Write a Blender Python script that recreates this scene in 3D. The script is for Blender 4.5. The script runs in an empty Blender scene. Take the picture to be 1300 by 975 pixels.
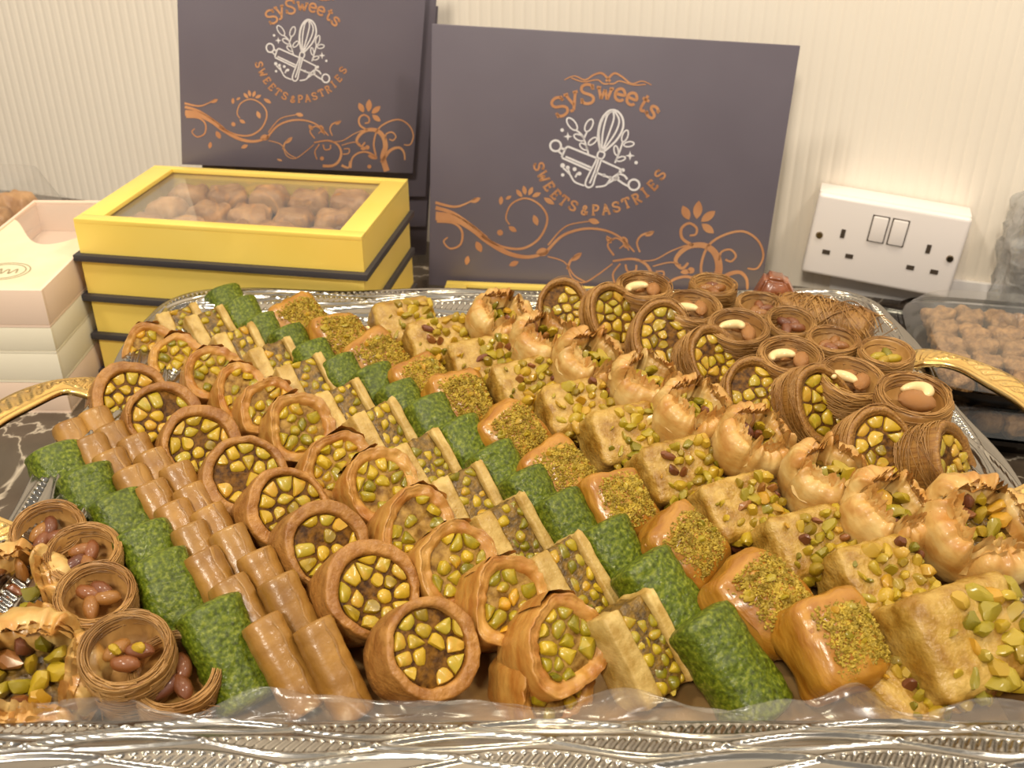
import bpy, bmesh, math, random
from mathutils import Vector, Matrix, noise, Euler
random.seed(7)
PI = math.pi
scene = bpy.context.scene
COL = scene.collection

# ------------------------------------------------------------------ camera
FPX = 1300.0                       # focal length in pixels of the 1300x975 frame
PITCH = math.atan(737 / FPX)       # looking down
CAMH = 0.4575                      # height above the counter
cam_d = bpy.data.cameras.new('camera')
cam_d.sensor_width = 36; cam_d.sensor_fit = 'HORIZONTAL'; cam_d.lens = 36 * FPX / 1300
cam_d.clip_start = 0.01
cam_d.dof.use_dof = True; cam_d.dof.focus_distance = 0.60; cam_d.dof.aperture_fstop = 15
cam = bpy.data.objects.new('camera', cam_d); COL.objects.link(cam)
cam.location = (0, 0, CAMH); cam.rotation_euler = (PI / 2 - PITCH, 0, 0)
scene.camera = cam

# ------------------------------------------------------------------ light
scene.view_settings.view_transform = 'Standard'
scene.view_settings.look = 'None'
scene.view_settings.gamma = 1
scene.view_settings.use_curve_mapping = False
scene.view_settings.exposure = -0.1
world = bpy.data.worlds.new('world'); scene.world = world
world.use_nodes = True
world.node_tree.nodes['Background'].inputs[0].default_value = (1.0, 0.92, 0.80, 1)
world.node_tree.nodes['Background'].inputs[1].default_value = 0.46
def area(name, loc, target, size, power, col):
    l = bpy.data.lights.new(name, 'AREA'); l.shape = 'DISK'; l.size = size; l.energy = power; l.color = col
    o = bpy.data.objects.new(name, l); COL.objects.link(o); o.location = loc
    o.rotation_euler = (Vector(target) - Vector(loc)).to_track_quat('-Z', 'Y').to_euler()
    return o
area('ceiling_lamp', (0.10, 0.62, 1.75), (0.05, 0.55, 0), 0.16, 8, (1.0, 0.87, 0.60))
area('ceiling_lamp', (-0.85, 0.25, 1.75), (-0.3, 0.8, 0), 0.22, 14, (1.0, 0.92, 0.80))
area('ceiling_lamp', (0.95, 0.15, 1.75), (0.3, 0.9, 0), 0.22, 12, (1.0, 0.92, 0.80))
area('ceiling_lamp', (-0.30, -0.75, 1.45), (-0.1, 0.9, 0.1), 0.30, 22, (1.0, 0.91, 0.76))

def ray(px, py):
    c, s = math.cos(PITCH), math.sin(PITCH)
    u = (487.5 - py) / FPX
    return Vector(((px - 650) / FPX, c + u * s, -s + u * c))
def at(px, py, z):
    d = ray(px, py); t = (z - CAMH) / d.z
    return Vector((d.x * t, d.y * t, z))

# ------------------------------------------------------------------ helpers
def lin(r, g, b):
    f = lambda v: (v / 255 / 12.92) if v / 255 <= 0.04045 else ((v / 255 + 0.055) / 1.055) ** 2.4
    return (f(r), f(g), f(b), 1)

def mat(name, c1, c2=None, rough=0.45, coat=0.0, coat_rough=0.12, metal=0.0, nscale=60, bump=0.0, bscale=200, stretch=None,
        bdist=0.001, rand=0.0, spec=0.5, c3=None, sss=0.0, ramp=(0.35, 0.65)):
    m = bpy.data.materials.new(name); m.use_nodes = True
    nt = m.node_tree; N = nt.nodes; L = nt.links
    b = N['Principled BSDF']
    b.inputs['Roughness'].default_value = rough; b.inputs['Metallic'].default_value = metal
    b.inputs['Coat Weight'].default_value = coat; b.inputs['Coat Roughness'].default_value = coat_rough
    b.inputs['Specular IOR Level'].default_value = spec
    if sss:
        b.inputs['Subsurface Weight'].default_value = sss; b.inputs['Subsurface Radius'].default_value = (1, .5, .2); b.inputs['Subsurface Scale'].default_value = 0.004
    tc = N.new('ShaderNodeTexCoord')
    mp = N.new('ShaderNodeMapping'); L.new(tc.outputs['Object'], mp.inputs['Vector'])
    if stretch: mp.inputs['Scale'].default_value = stretch
    oi = N.new('ShaderNodeObjectInfo')
    ad = N.new('ShaderNodeVectorMath'); ad.operation = 'ADD'
    cb = N.new('ShaderNodeCombineXYZ'); ml = N.new('ShaderNodeMath'); ml.operation = 'MULTIPLY'; ml.inputs[1].default_value = 13.0
    L.new(oi.outputs['Random'], ml.inputs[0]); L.new(ml.outputs[0], cb.inputs[0]); L.new(ml.outputs[0], cb.inputs[2])
    L.new(mp.outputs[0], ad.inputs[0]); L.new(cb.outputs[0], ad.inputs[1])
    if c2 is None:
        b.inputs['Base Color'].default_value = c1
    else:
        nz = N.new('ShaderNodeTexNoise'); nz.inputs['Scale'].default_value = nscale; nz.inputs['Detail'].default_value = 5
        L.new(ad.outputs[0], nz.inputs['Vector'])
        cr = N.new('ShaderNodeValToRGB'); cr.color_ramp.elements[0].position = ramp[0]; cr.color_ramp.elements[1].position = ramp[1]
        cr.color_ramp.elements[0].color = c1; cr.color_ramp.elements[1].color = c2
        if c3 is not None:
            e = cr.color_ramp.elements.new(0.5 * (ramp[0] + ramp[1])); e.color = c3
        L.new(nz.outputs['Fac'], cr.inputs[0])
        out = cr.outputs[0]
        if rand:
            hs = N.new('ShaderNodeHueSaturation')
            mr = N.new('ShaderNodeMapRange'); mr.inputs['To Min'].default_value = 1 - rand; mr.inputs['To Max'].default_value = 1 + rand
            L.new(oi.outputs['Random'], mr.inputs['Value']); L.new(mr.outputs[0], hs.inputs['Value'])
            L.new(out, hs.inputs['Color']); out = hs.outputs[0]
        L.new(out, b.inputs['Base Color'])
    if bump:
        n2 = N.new('ShaderNodeTexNoise'); n2.inputs['Scale'].default_value = bscale; n2.inputs['Detail'].default_value = 6
        L.new(ad.outputs[0], n2.inputs['Vector'])
        bp = N.new('ShaderNodeBump'); bp.inputs['Strength'].default_value = bump; bp.inputs['Distance'].default_value = bdist
        L.new(n2.outputs['Fac'], bp.inputs['Height']); L.new(bp.outputs[0], b.inputs['Normal'])
        L.new(bp.outputs[0], b.inputs['Coat Normal'])
    return m

def nut_mat(name, cols, rough=0.4):
    """each piece picks its own tint (kernels differ from piece to piece)"""
    m = bpy.data.materials.new(name); m.use_nodes = True
    nt = m.node_tree; N = nt.nodes; L = nt.links; b = N['Principled BSDF']
    b.inputs['Roughness'].default_value = rough; b.inputs['Coat Weight'].default_value = 0.35; b.inputs['Coat Roughness'].default_value = 0.15
    oi = N.new('ShaderNodeObjectInfo'); cr = N.new('ShaderNodeValToRGB'); cr.color_ramp.interpolation = 'LINEAR'
    els = cr.color_ramp.elements
    while len(els) < len(cols): els.new(0.5)
    for i, c in enumerate(cols):
        els[i].position = i / (len(cols) - 1); els[i].color = c
    tc = N.new('ShaderNodeTexCoord'); nz = N.new('ShaderNodeTexNoise'); nz.inputs['Scale'].default_value = 180; nz.inputs['Detail'].default_value = 4
    L.new(tc.outputs['Object'], nz.inputs['Vector'])
    a = N.new('ShaderNodeMath'); a.operation = 'MULTIPLY_ADD'; a.inputs[1].default_value = 0.55
    s = N.new('ShaderNodeMath'); s.operation = 'SUBTRACT'; s.inputs[1].default_value = 0.27
    L.new(nz.outputs['Fac'], a.inputs[0]); L.new(oi.outputs['Random'], s.inputs[0]); L.new(s.outputs[0], a.inputs[2])
    L.new(a.outputs[0], cr.inputs[0]); L.new(cr.outputs[0], b.inputs['Base Color'])
    bp = N.new('ShaderNodeBump'); bp.inputs['Strength'].default_value = 0.35; bp.inputs['Distance'].default_value = 0.0006
    L.new(nz.outputs['Fac'], bp.inputs['Height']); L.new(bp.outputs[0], b.inputs['Normal'])
    return m

def clear_mat(name, tint=(1, 1, 1, 1), gloss=0.14, white=0.06, rough=0.08, bump=0.0, bscale=30):
    """thin clear plastic / glass: mostly see-through, some sheen, a little milky"""
    m = bpy.data.materials.new(name); m.use_nodes = True
    nt = m.node_tree; N = nt.nodes; L = nt.links
    N.remove(N['Principled BSDF']); out = N['Material Output']
    tr = N.new('ShaderNodeBsdfTransparent'); tr.inputs[0].default_value = tint
    gl = N.new('ShaderNodeBsdfGlossy'); gl.inputs['Roughness'].default_value = rough
    df = N.new('ShaderNodeBsdfDiffuse'); df.inputs[0].default_value = (0.8, 0.78, 0.74, 1)
    m1 = N.new('ShaderNodeMixShader'); m1.inputs[0].default_value = white
    m2 = N.new('ShaderNodeMixShader')
    L.new(tr.outputs[0], m1.inputs[1]); L.new(df.outputs[0], m1.inputs[2])
    lw = N.new('ShaderNodeLayerWeight'); lw.inputs[0].default_value = 0.5
    pw = N.new('ShaderNodeMath'); pw.operation = 'POWER'; pw.inputs[1].default_value = 5; L.new(lw.outputs['Facing'], pw.inputs[0])
    mr = N.new('ShaderNodeMath'); mr.operation = 'MULTIPLY_ADD'; mr.inputs[1].default_value = 0.7; mr.inputs[2].default_value = gloss
    L.new(pw.outputs[0], mr.inputs[0]); L.new(mr.outputs[0], m2.inputs[0])
    L.new(m1.outputs[0], m2.inputs[1]); L.new(gl.outputs[0], m2.inputs[2]); L.new(m2.outputs[0], out.inputs[0])
    if bump:
        tc = N.new('ShaderNodeTexCoord'); nz = N.new('ShaderNodeTexNoise'); nz.inputs['Scale'].default_value = bscale; nz.inputs['Detail'].default_value = 4
        nz.inputs['Distortion'].default_value = 1.5
        L.new(tc.outputs['Object'], nz.inputs['Vector'])
        bp = N.new('ShaderNodeBump'); bp.inputs['Strength'].default_value = bump; bp.inputs['Distance'].default_value = 0.006
        L.new(nz.outputs['Fac'], bp.inputs['Height']); L.new(bp.outputs[0], gl.inputs['Normal']); L.new(bp.outputs[0], df.inputs['Normal'])
    return m

M = {}
M['crust'] = mat('crust', lin(146, 94, 36), lin(182, 130, 66), rough=0.5, coat=0.12, nscale=90, bump=0.9, bscale=260, bdist=0.0014, rand=0.08)
M['fiber'] = mat('fiber', lin(140, 94, 40), lin(168, 122, 58), rough=0.5, coat=0.12, nscale=200, bump=0.7, bscale=300, stretch=(3, 3, 0.5), bdist=0.0008, rand=0.06)
M['strand'] = mat('strand', lin(148, 102, 48), lin(190, 144, 84), rough=0.48, coat=0.1, nscale=40, rand=0.08)
M['syrup'] = mat('syrup', lin(58, 32, 4), lin(118, 78, 20), rough=0.5, spec=0.2, nscale=260, bump=0.6, bscale=400)
M['cigar'] = mat('cigar', lin(140, 96, 36), lin(174, 128, 60), rough=0.42, coat=0.25, coat_rough=0.12, nscale=45, bump=0.5, bscale=170, bdist=0.0011, rand=0.09)
M['green'] = mat('green', lin(56, 64, 5), lin(136, 140, 44), c3=lin(90, 102, 17), rough=0.5, coat=0.4, coat_rough=0.03, nscale=480, bump=0.8, bscale=300, bdist=0.0016, rand=0.08, ramp=(0.3, 0.72), spec=0.2)
M['flaky'] = mat('flaky', lin(178, 116, 46), lin(208, 158, 82), rough=0.48, coat=0.15, nscale=60, bump=0.55, bscale=150, stretch=(1, 1, 2.2), bdist=0.001, rand=0.06)
M['flaky_cut'] = mat('flaky_cut', lin(116, 80, 26), lin(184, 146, 76), rough=0.5, spec=0.25, nscale=200, bump=0.7, bscale=320, bdist=0.001, rand=0.05)
M['pale'] = mat('pale', lin(184, 148, 74), lin(220, 190, 122), rough=0.5, coat=0.15, nscale=110, bump=0.7, bscale=420, bdist=0.0008, rand=0.05)
M['semolina'] = mat('semolina', lin(160, 116, 34), lin(208, 172, 92), c3=lin(188, 148, 64), rough=0.45, coat=0.3, nscale=110, bump=0.9, bscale=420, bdist=0.0012, rand=0.06)
M['amber'] = mat('amber', lin(164, 104, 22), lin(200, 144, 54), rough=0.36, coat=0.4, nscale=55, bump=0.5, bscale=120, stretch=(1, 1, 4), bdist=0.001, rand=0.06)
M['powder'] = mat('powder', lin(140, 116, 18), lin(206, 178, 66), rough=0.65, nscale=260, rand=0.06)
M['paste'] = mat('paste', lin(84, 60, 12), lin(150, 114, 34), rough=0.5, coat=0.25, nscale=300, bump=0.8, bscale=500)
M['filo'] = mat('filo', lin(194, 140, 70), lin(230, 198, 134), c3=lin(214, 172, 102), rough=0.45, coat=0.2, nscale=60, bump=0.4, bscale=160, stretch=(1, 1, 2), bdist=0.001, rand=0.05)
def brown_tips(m, z0, z1, col):
    nt = m.node_tree; N = nt.nodes; L = nt.links; b = N['Principled BSDF']; src = b.inputs['Base Color'].links[0].from_socket
    tc = N.new('ShaderNodeTexCoord'); sx = N.new('ShaderNodeSeparateXYZ'); L.new(tc.outputs['Object'], sx.inputs[0])
    nz = N.new('ShaderNodeTexNoise'); nz.inputs['Scale'].default_value = 140; L.new(tc.outputs['Object'], nz.inputs['Vector'])
    a = N.new('ShaderNodeMath'); a.operation = 'MULTIPLY_ADD'; a.inputs[1].default_value = .02; L.new(nz.outputs['Fac'], a.inputs[0]); L.new(sx.outputs[2], a.inputs[2])
    mr = N.new('ShaderNodeMapRange'); mr.inputs['From Min'].default_value = z0 + .01; mr.inputs['From Max'].default_value = z1 + .01; L.new(a.outputs[0], mr.inputs['Value'])
    mx = N.new('ShaderNodeMix'); mx.data_type = 'RGBA'
    L.new(mr.outputs[0], mx.inputs['Factor']); L.new(src, mx.inputs[6]); mx.inputs[7].default_value = col; L.new(mx.outputs[2], b.inputs['Base Color'])
brown_tips(M['filo'], .027, .044, lin(176, 112, 44))
M['pistachio'] = nut_mat('pistachio', [lin(140, 116, 14), lin(186, 156, 30), lin(206, 170, 46), lin(178, 160, 42), lin(210, 164, 60)])
M['pistachio_green'] = nut_mat('pistachio_green', [lin(120, 114, 14), lin(176, 156, 26), lin(206, 174, 40), lin(158, 144, 34), lin(214, 160, 40)])
M['kernel_skin'] = nut_mat('kernel_skin', [lin(92, 46, 26), lin(130, 74, 34), lin(150, 100, 40)])
M['cashew'] = mat('cashew', lin(224, 186, 122), lin(240, 214, 160), rough=0.4, coat=0.3, nscale=90)
M['almond'] = mat('almond', lin(150, 96, 44), lin(182, 126, 66), rough=0.45, coat=0.25, nscale=120, bump=0.5, bscale=260)
M['choc'] = mat('choc', lin(112, 58, 26), lin(150, 84, 42), rough=0.35, coat=0.6, nscale=90, bump=0.5, bscale=220)
M['silver'] = mat('silver', lin(148, 143, 136), lin(168, 163, 156), rough=0.21, metal=1.0, nscale=8)
M['tray_floor'] = mat('tray_floor', lin(146, 112, 66), lin(172, 136, 86), rough=0.3, metal=0.4, nscale=20)
M['gold_metal'] = mat('gold_metal', lin(222, 186, 116), lin(232, 200, 136), rough=0.24, metal=1.0, nscale=15)
M['gold_card'] = mat('gold_card', lin(253, 220, 104), lin(255, 224, 116), rough=0.36, metal=0.2, nscale=12, rand=0.02)
M['navy'] = mat('navy', lin(100, 92, 102), lin(106, 98, 108), rough=0.42, nscale=8, spec=0.6)
M['navy_edge'] = mat('navy_edge', lin(52, 48, 52), lin(60, 56, 58), rough=0.5, nscale=8)
M['copper'] = mat('copper', lin(190, 132, 92), lin(212, 156, 112), rough=0.4, metal=0.2, nscale=25)
M['white_print'] = mat('white_print', lin(226, 220, 220), rough=0.5)
M['wall'] = mat('wall', lin(240, 228, 211), lin(243, 232, 216), rough=0.6, nscale=4)
M['wall_light'] = mat('wall_light', lin(232, 226, 224), lin(238, 232, 228), rough=0.35, nscale=6)  # whiter tone that paints in the light on the foot of the wall
M['plastic_white'] = mat('plastic_white', lin(240, 230, 224), rough=0.28)
M['hole'] = mat('hole', lin(70, 58, 46), rough=0.6)
M['screw'] = mat('screw', lin(150, 136, 116), rough=0.3, metal=1)
M['pink'] = mat('pink', lin(240, 212, 188), lin(243, 216, 194), rough=0.55, nscale=10)
M['cream'] = mat('cream', lin(240, 230, 204), lin(244, 234, 210), rough=0.55, nscale=10)
M['label_paper'] = mat('label_paper', lin(226, 214, 178), lin(234, 222, 190), rough=0.6, nscale=30)
M['print_grey'] = mat('print_grey', lin(168, 152, 118), rough=0.6)
M['black_plastic'] = mat('black_plastic', lin(30, 24, 20), rough=0.2, spec=0.6)
M['brown_lump'] = mat('brown_lump', lin(160, 112, 64), lin(206, 158, 104), rough=0.5, coat=0.1, nscale=60, bump=0.8, bscale=120, bdist=0.003, rand=0.12)
M['beige_lump'] = mat('beige_lump', lin(128, 90, 48), lin(178, 134, 82), rough=0.55, nscale=120, bump=0.9, bscale=220, bdist=0.003, rand=0.15)
M['glass'] = clear_mat('glass', gloss=0.07, white=0.06, rough=0.03)
M['clear_plastic'] = clear_mat('clear_plastic', gloss=0.10, white=0.05, rough=0.10)
M['film'] = clear_mat('film', tint=(0.95, 0.93, 0.90, 1), gloss=0.05, white=0.08, rough=0.2, bump=0.35, bscale=14)
M['wrap'] = clear_mat('wrap', tint=(0.8, 0.8, 0.8, 1), gloss=0.2, white=0.30, rough=0.15, bump=1.0, bscale=28)

def deepen(names, k):
    """one overall tone for the baked goods"""
    for n in names:
        for nd in M[n].node_tree.nodes:
            if nd.type == 'VALTORGB':
                for e in nd.color_ramp.elements:
                    c = e.color; e.color = (c[0] * k[0], c[1] * k[1], c[2] * k[2], 1)
deepen(['semolina', 'pale', 'filo', 'flaky', 'flaky_cut', 'amber', 'powder', 'paste'], (.80, .77, .66))
deepen(['pistachio', 'pistachio_green'], (.82, .78, .62))
deepen(['crust', 'fiber', 'strand', 'cigar'], (.86, .84, .74))
deepen(['green'], (.86, .90, .7))

def marble():
    m = bpy.data.materials.new('dark_marble'); m.use_nodes = True
    nt = m.node_tree; N = nt.nodes; L = nt.links; b = N['Principled BSDF']; b.inputs['Roughness'].default_value = 0.16
    tc = N.new('ShaderNodeTexCoord'); nz = N.new('ShaderNodeTexNoise'); nz.inputs['Scale'].default_value = 7; nz.inputs['Detail'].default_value = 8
    nz.inputs['Distortion'].default_value = 1.2
    L.new(tc.outputs['Object'], nz.inputs['Vector'])
    sb = N.new('ShaderNodeMath'); sb.operation = 'SUBTRACT'; sb.inputs[1].default_value = 0.5
    ab = N.new('ShaderNodeMath'); ab.operation = 'ABSOLUTE'
    L.new(nz.outputs['Fac'], sb.inputs[0]); L.new(sb.outputs[0], ab.inputs[0])
    cr = N.new('ShaderNodeValToRGB')
    cr.color_ramp.elements[0].position = 0.0; cr.color_ramp.elements[0].color = lin(190, 176, 156)
    cr.color_ramp.elements[1].position = 0.012; cr.color_ramp.elements[1].color = lin(84, 72, 60)
    e = cr.color_ramp.elements.new(0.2); e.color = lin(58, 48, 40)
    L.new(ab.outputs[0], cr.inputs[0]); L.new(cr.outputs[0], b.inputs['Base Color'])
    return m
M['marble'] = marble()

def mesh(name, V, Fc, m, smooth=True, sharp=None):
    me = bpy.data.meshes.new(name); me.from_pydata([tuple(v) for v in V], [], Fc); me.update()
    if smooth:
        me.polygons.foreach_set('use_smooth', [True] * len(me.polygons))
        if sharp is not None:
            me.set_sharp_from_angle(angle=math.radians(sharp))
    if m is not None: me.materials.append(M[m] if isinstance(m, str) else m)
    return me
def tri_fix(name, bm, m, smooth=False, sharp=None):
    me = bpy.data.meshes.new(name); bm.to_mesh(me); bm.free()
    if smooth:
        me.polygons.foreach_set('use_smooth', [True] * len(me.polygons))
        if sharp is not None: me.set_sharp_from_angle(angle=math.radians(sharp))
    me.materials.append(M[m]); return me
def ob(name, data, parent=None, mx=None, label=None, cat=None, group=None, kind=None):
    o = bpy.data.objects.new(name, data); COL.objects.link(o)
    if parent is not None: o.parent = parent
    if mx is not None: o.matrix_basis = mx
    if label: o['label'] = label
    if cat: o['category'] = cat
    if group: o['group'] = group
    if kind: o['kind'] = kind
    return o
def T(x, y=None, z=None):
    return Matrix.Translation(Vector((x, y, z)) if y is not None else Vector(x))
def Rz(a): return Matrix.Rotation(a, 4, 'Z')
def Rx(a): return Matrix.Rotation(a, 4, 'X')
def Ry(a): return Matrix.Rotation(a, 4, 'Y')
def S3(x, y, z): return Matrix.Diagonal((x, y, z, 1))
def rrot(rnd): return Euler((rnd.uniform(0, 6.28), rnd.uniform(0, 6.28), rnd.uniform(0, 6.28))).to_matrix().to_4x4()
def nz3(p, s, seed=0): return noise.noise(Vector((p[0] * s + seed * 7.13, p[1] * s + seed * 3.71, p[2] * s - seed * 5.3)))

def box_data(V, Fc, x0, x1, y0, y1, z0, z1):
    n = len(V)
    V += [(x0, y0, z0), (x1, y0, z0), (x1, y1, z0), (x0, y1, z0), (x0, y0, z1), (x1, y0, z1), (x1, y1, z1), (x0, y1, z1)]
    Fc += [tuple(n + i for i in q) for q in ((0, 3, 2, 1), (4, 5, 6, 7), (0, 1, 5, 4), (1, 2, 6, 5), (2, 3, 7, 6), (3, 0, 4, 7))]
def boxes(name, lst, m, bevel=0.0, seg=2):
    V, Fc = [], []
    for b in lst: box_data(V, Fc, *b)
    me = mesh(name, V, Fc, m, smooth=False)
    if bevel:
        bm = bmesh.new(); bm.from_mesh(me)
        bmesh.ops.bevel(bm, geom=bm.edges[:], offset=bevel, segments=seg, affect='EDGES', profile=0.6)
        bm.to_mesh(me); bm.free()
        me.polygons.foreach_set('use_smooth', [True] * len(me.polygons)); me.set_sharp_from_angle(angle=math.radians(40))
    return me

def rbox(name, sx, sy, sz, rad, m, n=9, amp=0.001, fs=120, seed=0, taper=0.0, base=True):
    """rounded, slightly uneven block; base at z = 0"""
    V, Fc, idx = [], [], {}
    h = (sx / 2, sy / 2, sz / 2)
    def vert(i, j, k):
        key = (i, j, k)
        if key in idx: return idx[key]
        p = [(-1 + 2 * c / n) for c in key]
        p = [math.copysign(abs(c) ** 0.8, c) * hh for c, hh in zip(p, h)]
        q = [max(-hh + rad, min(hh - rad, c)) for c, hh in zip(p, h)]
        d = Vector(p) - Vector(q)
        if d.length > 1e-9: d = d.normalized() * rad
        v = Vector(q) + d
        tp = 1 - taper * (v.z / sz)
        v.x *= tp; v.y *= tp
        nn = v.normalized()
        v += nn * amp * (nz3(v, fs, seed) + 0.5 * nz3(v, fs * 2.7, seed + 3))
        v.z += h[2]
        idx[key] = len(V); V.append(v); return idx[key]
    for ax in range(3):
        for side in (0, n):
            for a in range(n):
                for b in range(n):
                    def c(u, w):
                        k = [0, 0, 0]; k[ax] = side; k[(ax + 1) % 3] = u; k[(ax + 2) % 3] = w
                        return vert(*k)
                    q = (c(a, b), c(a + 1, b), c(a + 1, b + 1), c(a, b + 1))
                    Fc.append(q if side == n else q[::-1])
    return mesh(name, V, Fc, m)

def grid_faces(nu, nv, closed_u=True, off=0):
    Fc = []
    for i in range(nu if closed_u else nu - 1):
        for j in range(nv - 1):
            a = off + i * nv + j; b = off + ((i + 1) % nu) * nv + j
            Fc.append((a, b, b + 1, a + 1))
    return Fc

def catmull(P, n, closed=False):
    out = []; k = len(P)
    rng = range(k if closed else k - 1)
    for i in rng:
        g = (lambda j: P[j % k]) if closed else (lambda j: P[max(0, min(k - 1, j))])
        p0, p1, p2, p3 = [Vector(g(i + d)) for d in (-1, 0, 1, 2)]
        for s in range(n):
            t = s / n
            out.append(0.5 * ((2 * p1) + (p2 - p0) * t + (2 * p0 - 5 * p1 + 4 * p2 - p3) * t * t + (3 * p1 - p0 - 3 * p2 + p3) * t ** 3))
    if not closed: out.append(Vector(P[-1]))
    return out

# ------------------------------------------------------------------ setting
YAW = math.radians(17.6)                       # the wall runs at a slant to the view
WD = Vector((math.cos(YAW), -math.sin(YAW), 0)); WN = Vector((math.sin(YAW), math.cos(YAW), 0))
WALL_D = 1.069
WALLM = Matrix(((WD.x, WN.x, 0, WN.x * WALL_D), (WD.y, WN.y, 0, WN.y * WALL_D), (0, 0, 1, 0), (0, 0, 0, 1)))   # local x along the wall, y into it
def build_wall():
    V, Fc = [], []
    x0, x1, pitch = -2.0, 1.6, 0.0122
    prof = [(0.0, 0.0), (0.10, 0.0006), (0.20, 0.0006), (0.30, 0.0), (0.55, -0.0001), (0.8, -0.0001)]
    xs = []
    k = 0
    while x0 + k * pitch < x1:
        for a, d in prof: xs.append((x0 + (k + a) * pitch, d))
        k += 1
    for x, d in xs:
        V.append((x, d, -0.02)); V.append((x, d, 2.6))
    for i in range(len(xs) - 1):
        a = 2 * i; Fc.append((a, a + 2, a + 3, a + 1))
    n = len(V)
    V += [(x0, .05, -.02), (x1, .05, -.02), (x1, .05, 2.6), (x0, .05, 2.6)]; Fc.append((n, n + 3, n + 2, n + 1))
    o = ob('wall_back', mesh('wall_back', V, Fc, 'wall'), mx=WALLM, kind='structure')
    u = ob('lit_wall_strip', boxes('lit_wall_strip', [(0.02, 1.55, -0.006, 0.0, 0, 0.030)], 'wall_light', 0.0015), mx=WALLM, kind='structure')  # added strip: the whiter lit foot of the wall, put in as colour
build_wall()
ct = ob('counter', boxes('counter', [(-1.6, 1.4, -0.25, 1.75, -0.04, 0.0)], 'marble'), kind='structure')
rz = ob('riser_block', boxes('riser_block', [(-0.22, 0.225, 0.36, 0.70, 0.0, 0.066)], 'marble', 0.004),
        label='dark marble riser block under the silver tray', cat='riser')
ob('counter_slab', boxes('counter_slab', [(-1.5, 1.3, -0.2, 0.56, 0.0005, 0.02)], 'marble', 0.003), kind='structure')

# ------------------------------------------------------------------ double socket
def build_socket():
    cx = Vector((1122, 296))
    d = ray(1122, 296); t = WALL_D / d.dot(WN); P = d * t + Vector((0, 0, CAMH))
    lx = P.dot(WD); lz = P.z
    R = WALLM @ T(lx, 0, lz) @ Ry(math.radians(4.5))
    root = ob('wall_socket', None, mx=R, label='white double wall socket with two switches on the ribbed wall', cat='socket')
    ob('back_box', boxes('back_box', [(-.073, .073, -.030, -.002, -.043, .043)], 'plastic_white', 0.002), root)
    ob('face_plate', boxes('face_plate', [(-.073, .073, -.039, -.0302, -.043, .043)], 'plastic_white', 0.004, 3), root)
    yf = -.0392
    for x in (-.0095, .0095):
        ob('switch', boxes('switch', [(x - .0072, x + .0072, yf - .0025, yf + .001, .004, .030)], 'plastic_white', 0.0015), root)
        ob('switch_gap', boxes('switch_gap', [(x - .0082, x + .0082, yf - .0004, yf + .0006, .003, .031)], 'hole'), root)
    for sx in (-1, 1):
        cx = sx * .0415
        for (dx, dz, w, h) in ((0, .006, .0042, .009), (-.0115, -.0165, .0075, .0045), (.0115, -.0165, .0075, .0045)):
            ob('pin_hole', boxes('pin_hole', [(cx + dx - w / 2, cx + dx + w / 2, yf - .0005, yf + .003, dz - h / 2, dz + h / 2)], 'hole'), root)
        bm = bmesh.new(); bmesh.ops.create_cone(bm, cap_ends=True, segments=20, radius1=.0038, radius2=.003, depth=.002)
        ob('screw', tri_fix('screw', bm, 'screw'), root, T(sx * .0635, yf - .0005, 0) @ Rx(PI / 2))
build_socket()

# ------------------------------------------------------------------ print: ribbons in a plane (x right, y up), thin relief
class Print:
    def __init__(s): s.V = []; s.F = []
    def ribbon(s, pts, w0, w1=None, n=6, closed=False, smooth=True):
        if w1 is None: w1 = w0
        P = catmull([(p[0], p[1], 0) for p in pts], n, closed) if smooth else [Vector((p[0], p[1], 0)) for p in pts]
        k = len(P); off = len(s.V)
        for i, p in enumerate(P):
            a = P[(i - 1) % k] if (closed or i > 0) else P[0]; b = P[(i + 1) % k] if (closed or i < k - 1) else P[-1]
            d = b - a
            if d.length < 1e-9: d = Vector((1, 0, 0))
            d.normalize(); q = Vector((-d.y, d.x, 0)); w = (w0 + (w1 - w0) * i / max(1, k - 1)) / 2
            s.V.append((p.x + q.x * w, p.y + q.y * w, 0)); s.V.append((p.x - q.x * w, p.y - q.y * w, 0))
        for i in range(k if closed else k - 1):
            a = off + 2 * i; b = off + 2 * ((i + 1) % k); s.F.append((a, a + 1, b + 1, b))
    def poly(s, pts):
        off = len(s.V); s.V += [(p[0], p[1], 0) for p in pts]; s.F.append(tuple(range(off, off + len(pts))))
    def leaf(s, x, y, L, W, ang):
        c, sn = math.cos(ang), math.sin(ang); pts = []
        for i in range(8): t = i / 7; pts.append((-L / 2 + L * t, W / 2 * math.sin(PI * t) ** 0.8))
        for i in range(1, 7): t = 1 - i / 7; pts.append((-L / 2 + L * t, -W / 2 * math.sin(PI * t) ** 0.8))
        s.poly([(x + a * c - b * sn, y + a * sn + b * c) for a, b in pts])
    def dot(s, x, y, r): s.poly([(x + r * math.cos(a * PI / 6), y + r * math.sin(a * PI / 6)) for a in range(12)])
    def build(s, name, m, parent, mx):
        """thin raised print: 0.15 mm thick"""
        n = len(s.V); V = [(x, y, 0.0002) for x, y, z in s.V]
        me = mesh(name, V, s.F, m, smooth=False)
        bm = bmesh.new(); bm.from_mesh(me)
        for f in bm.faces:
            if f.normal.z < 0: f.normal_flip()
        bm.to_mesh(me); bm.free()
        return ob(name, me, parent, mx)

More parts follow.
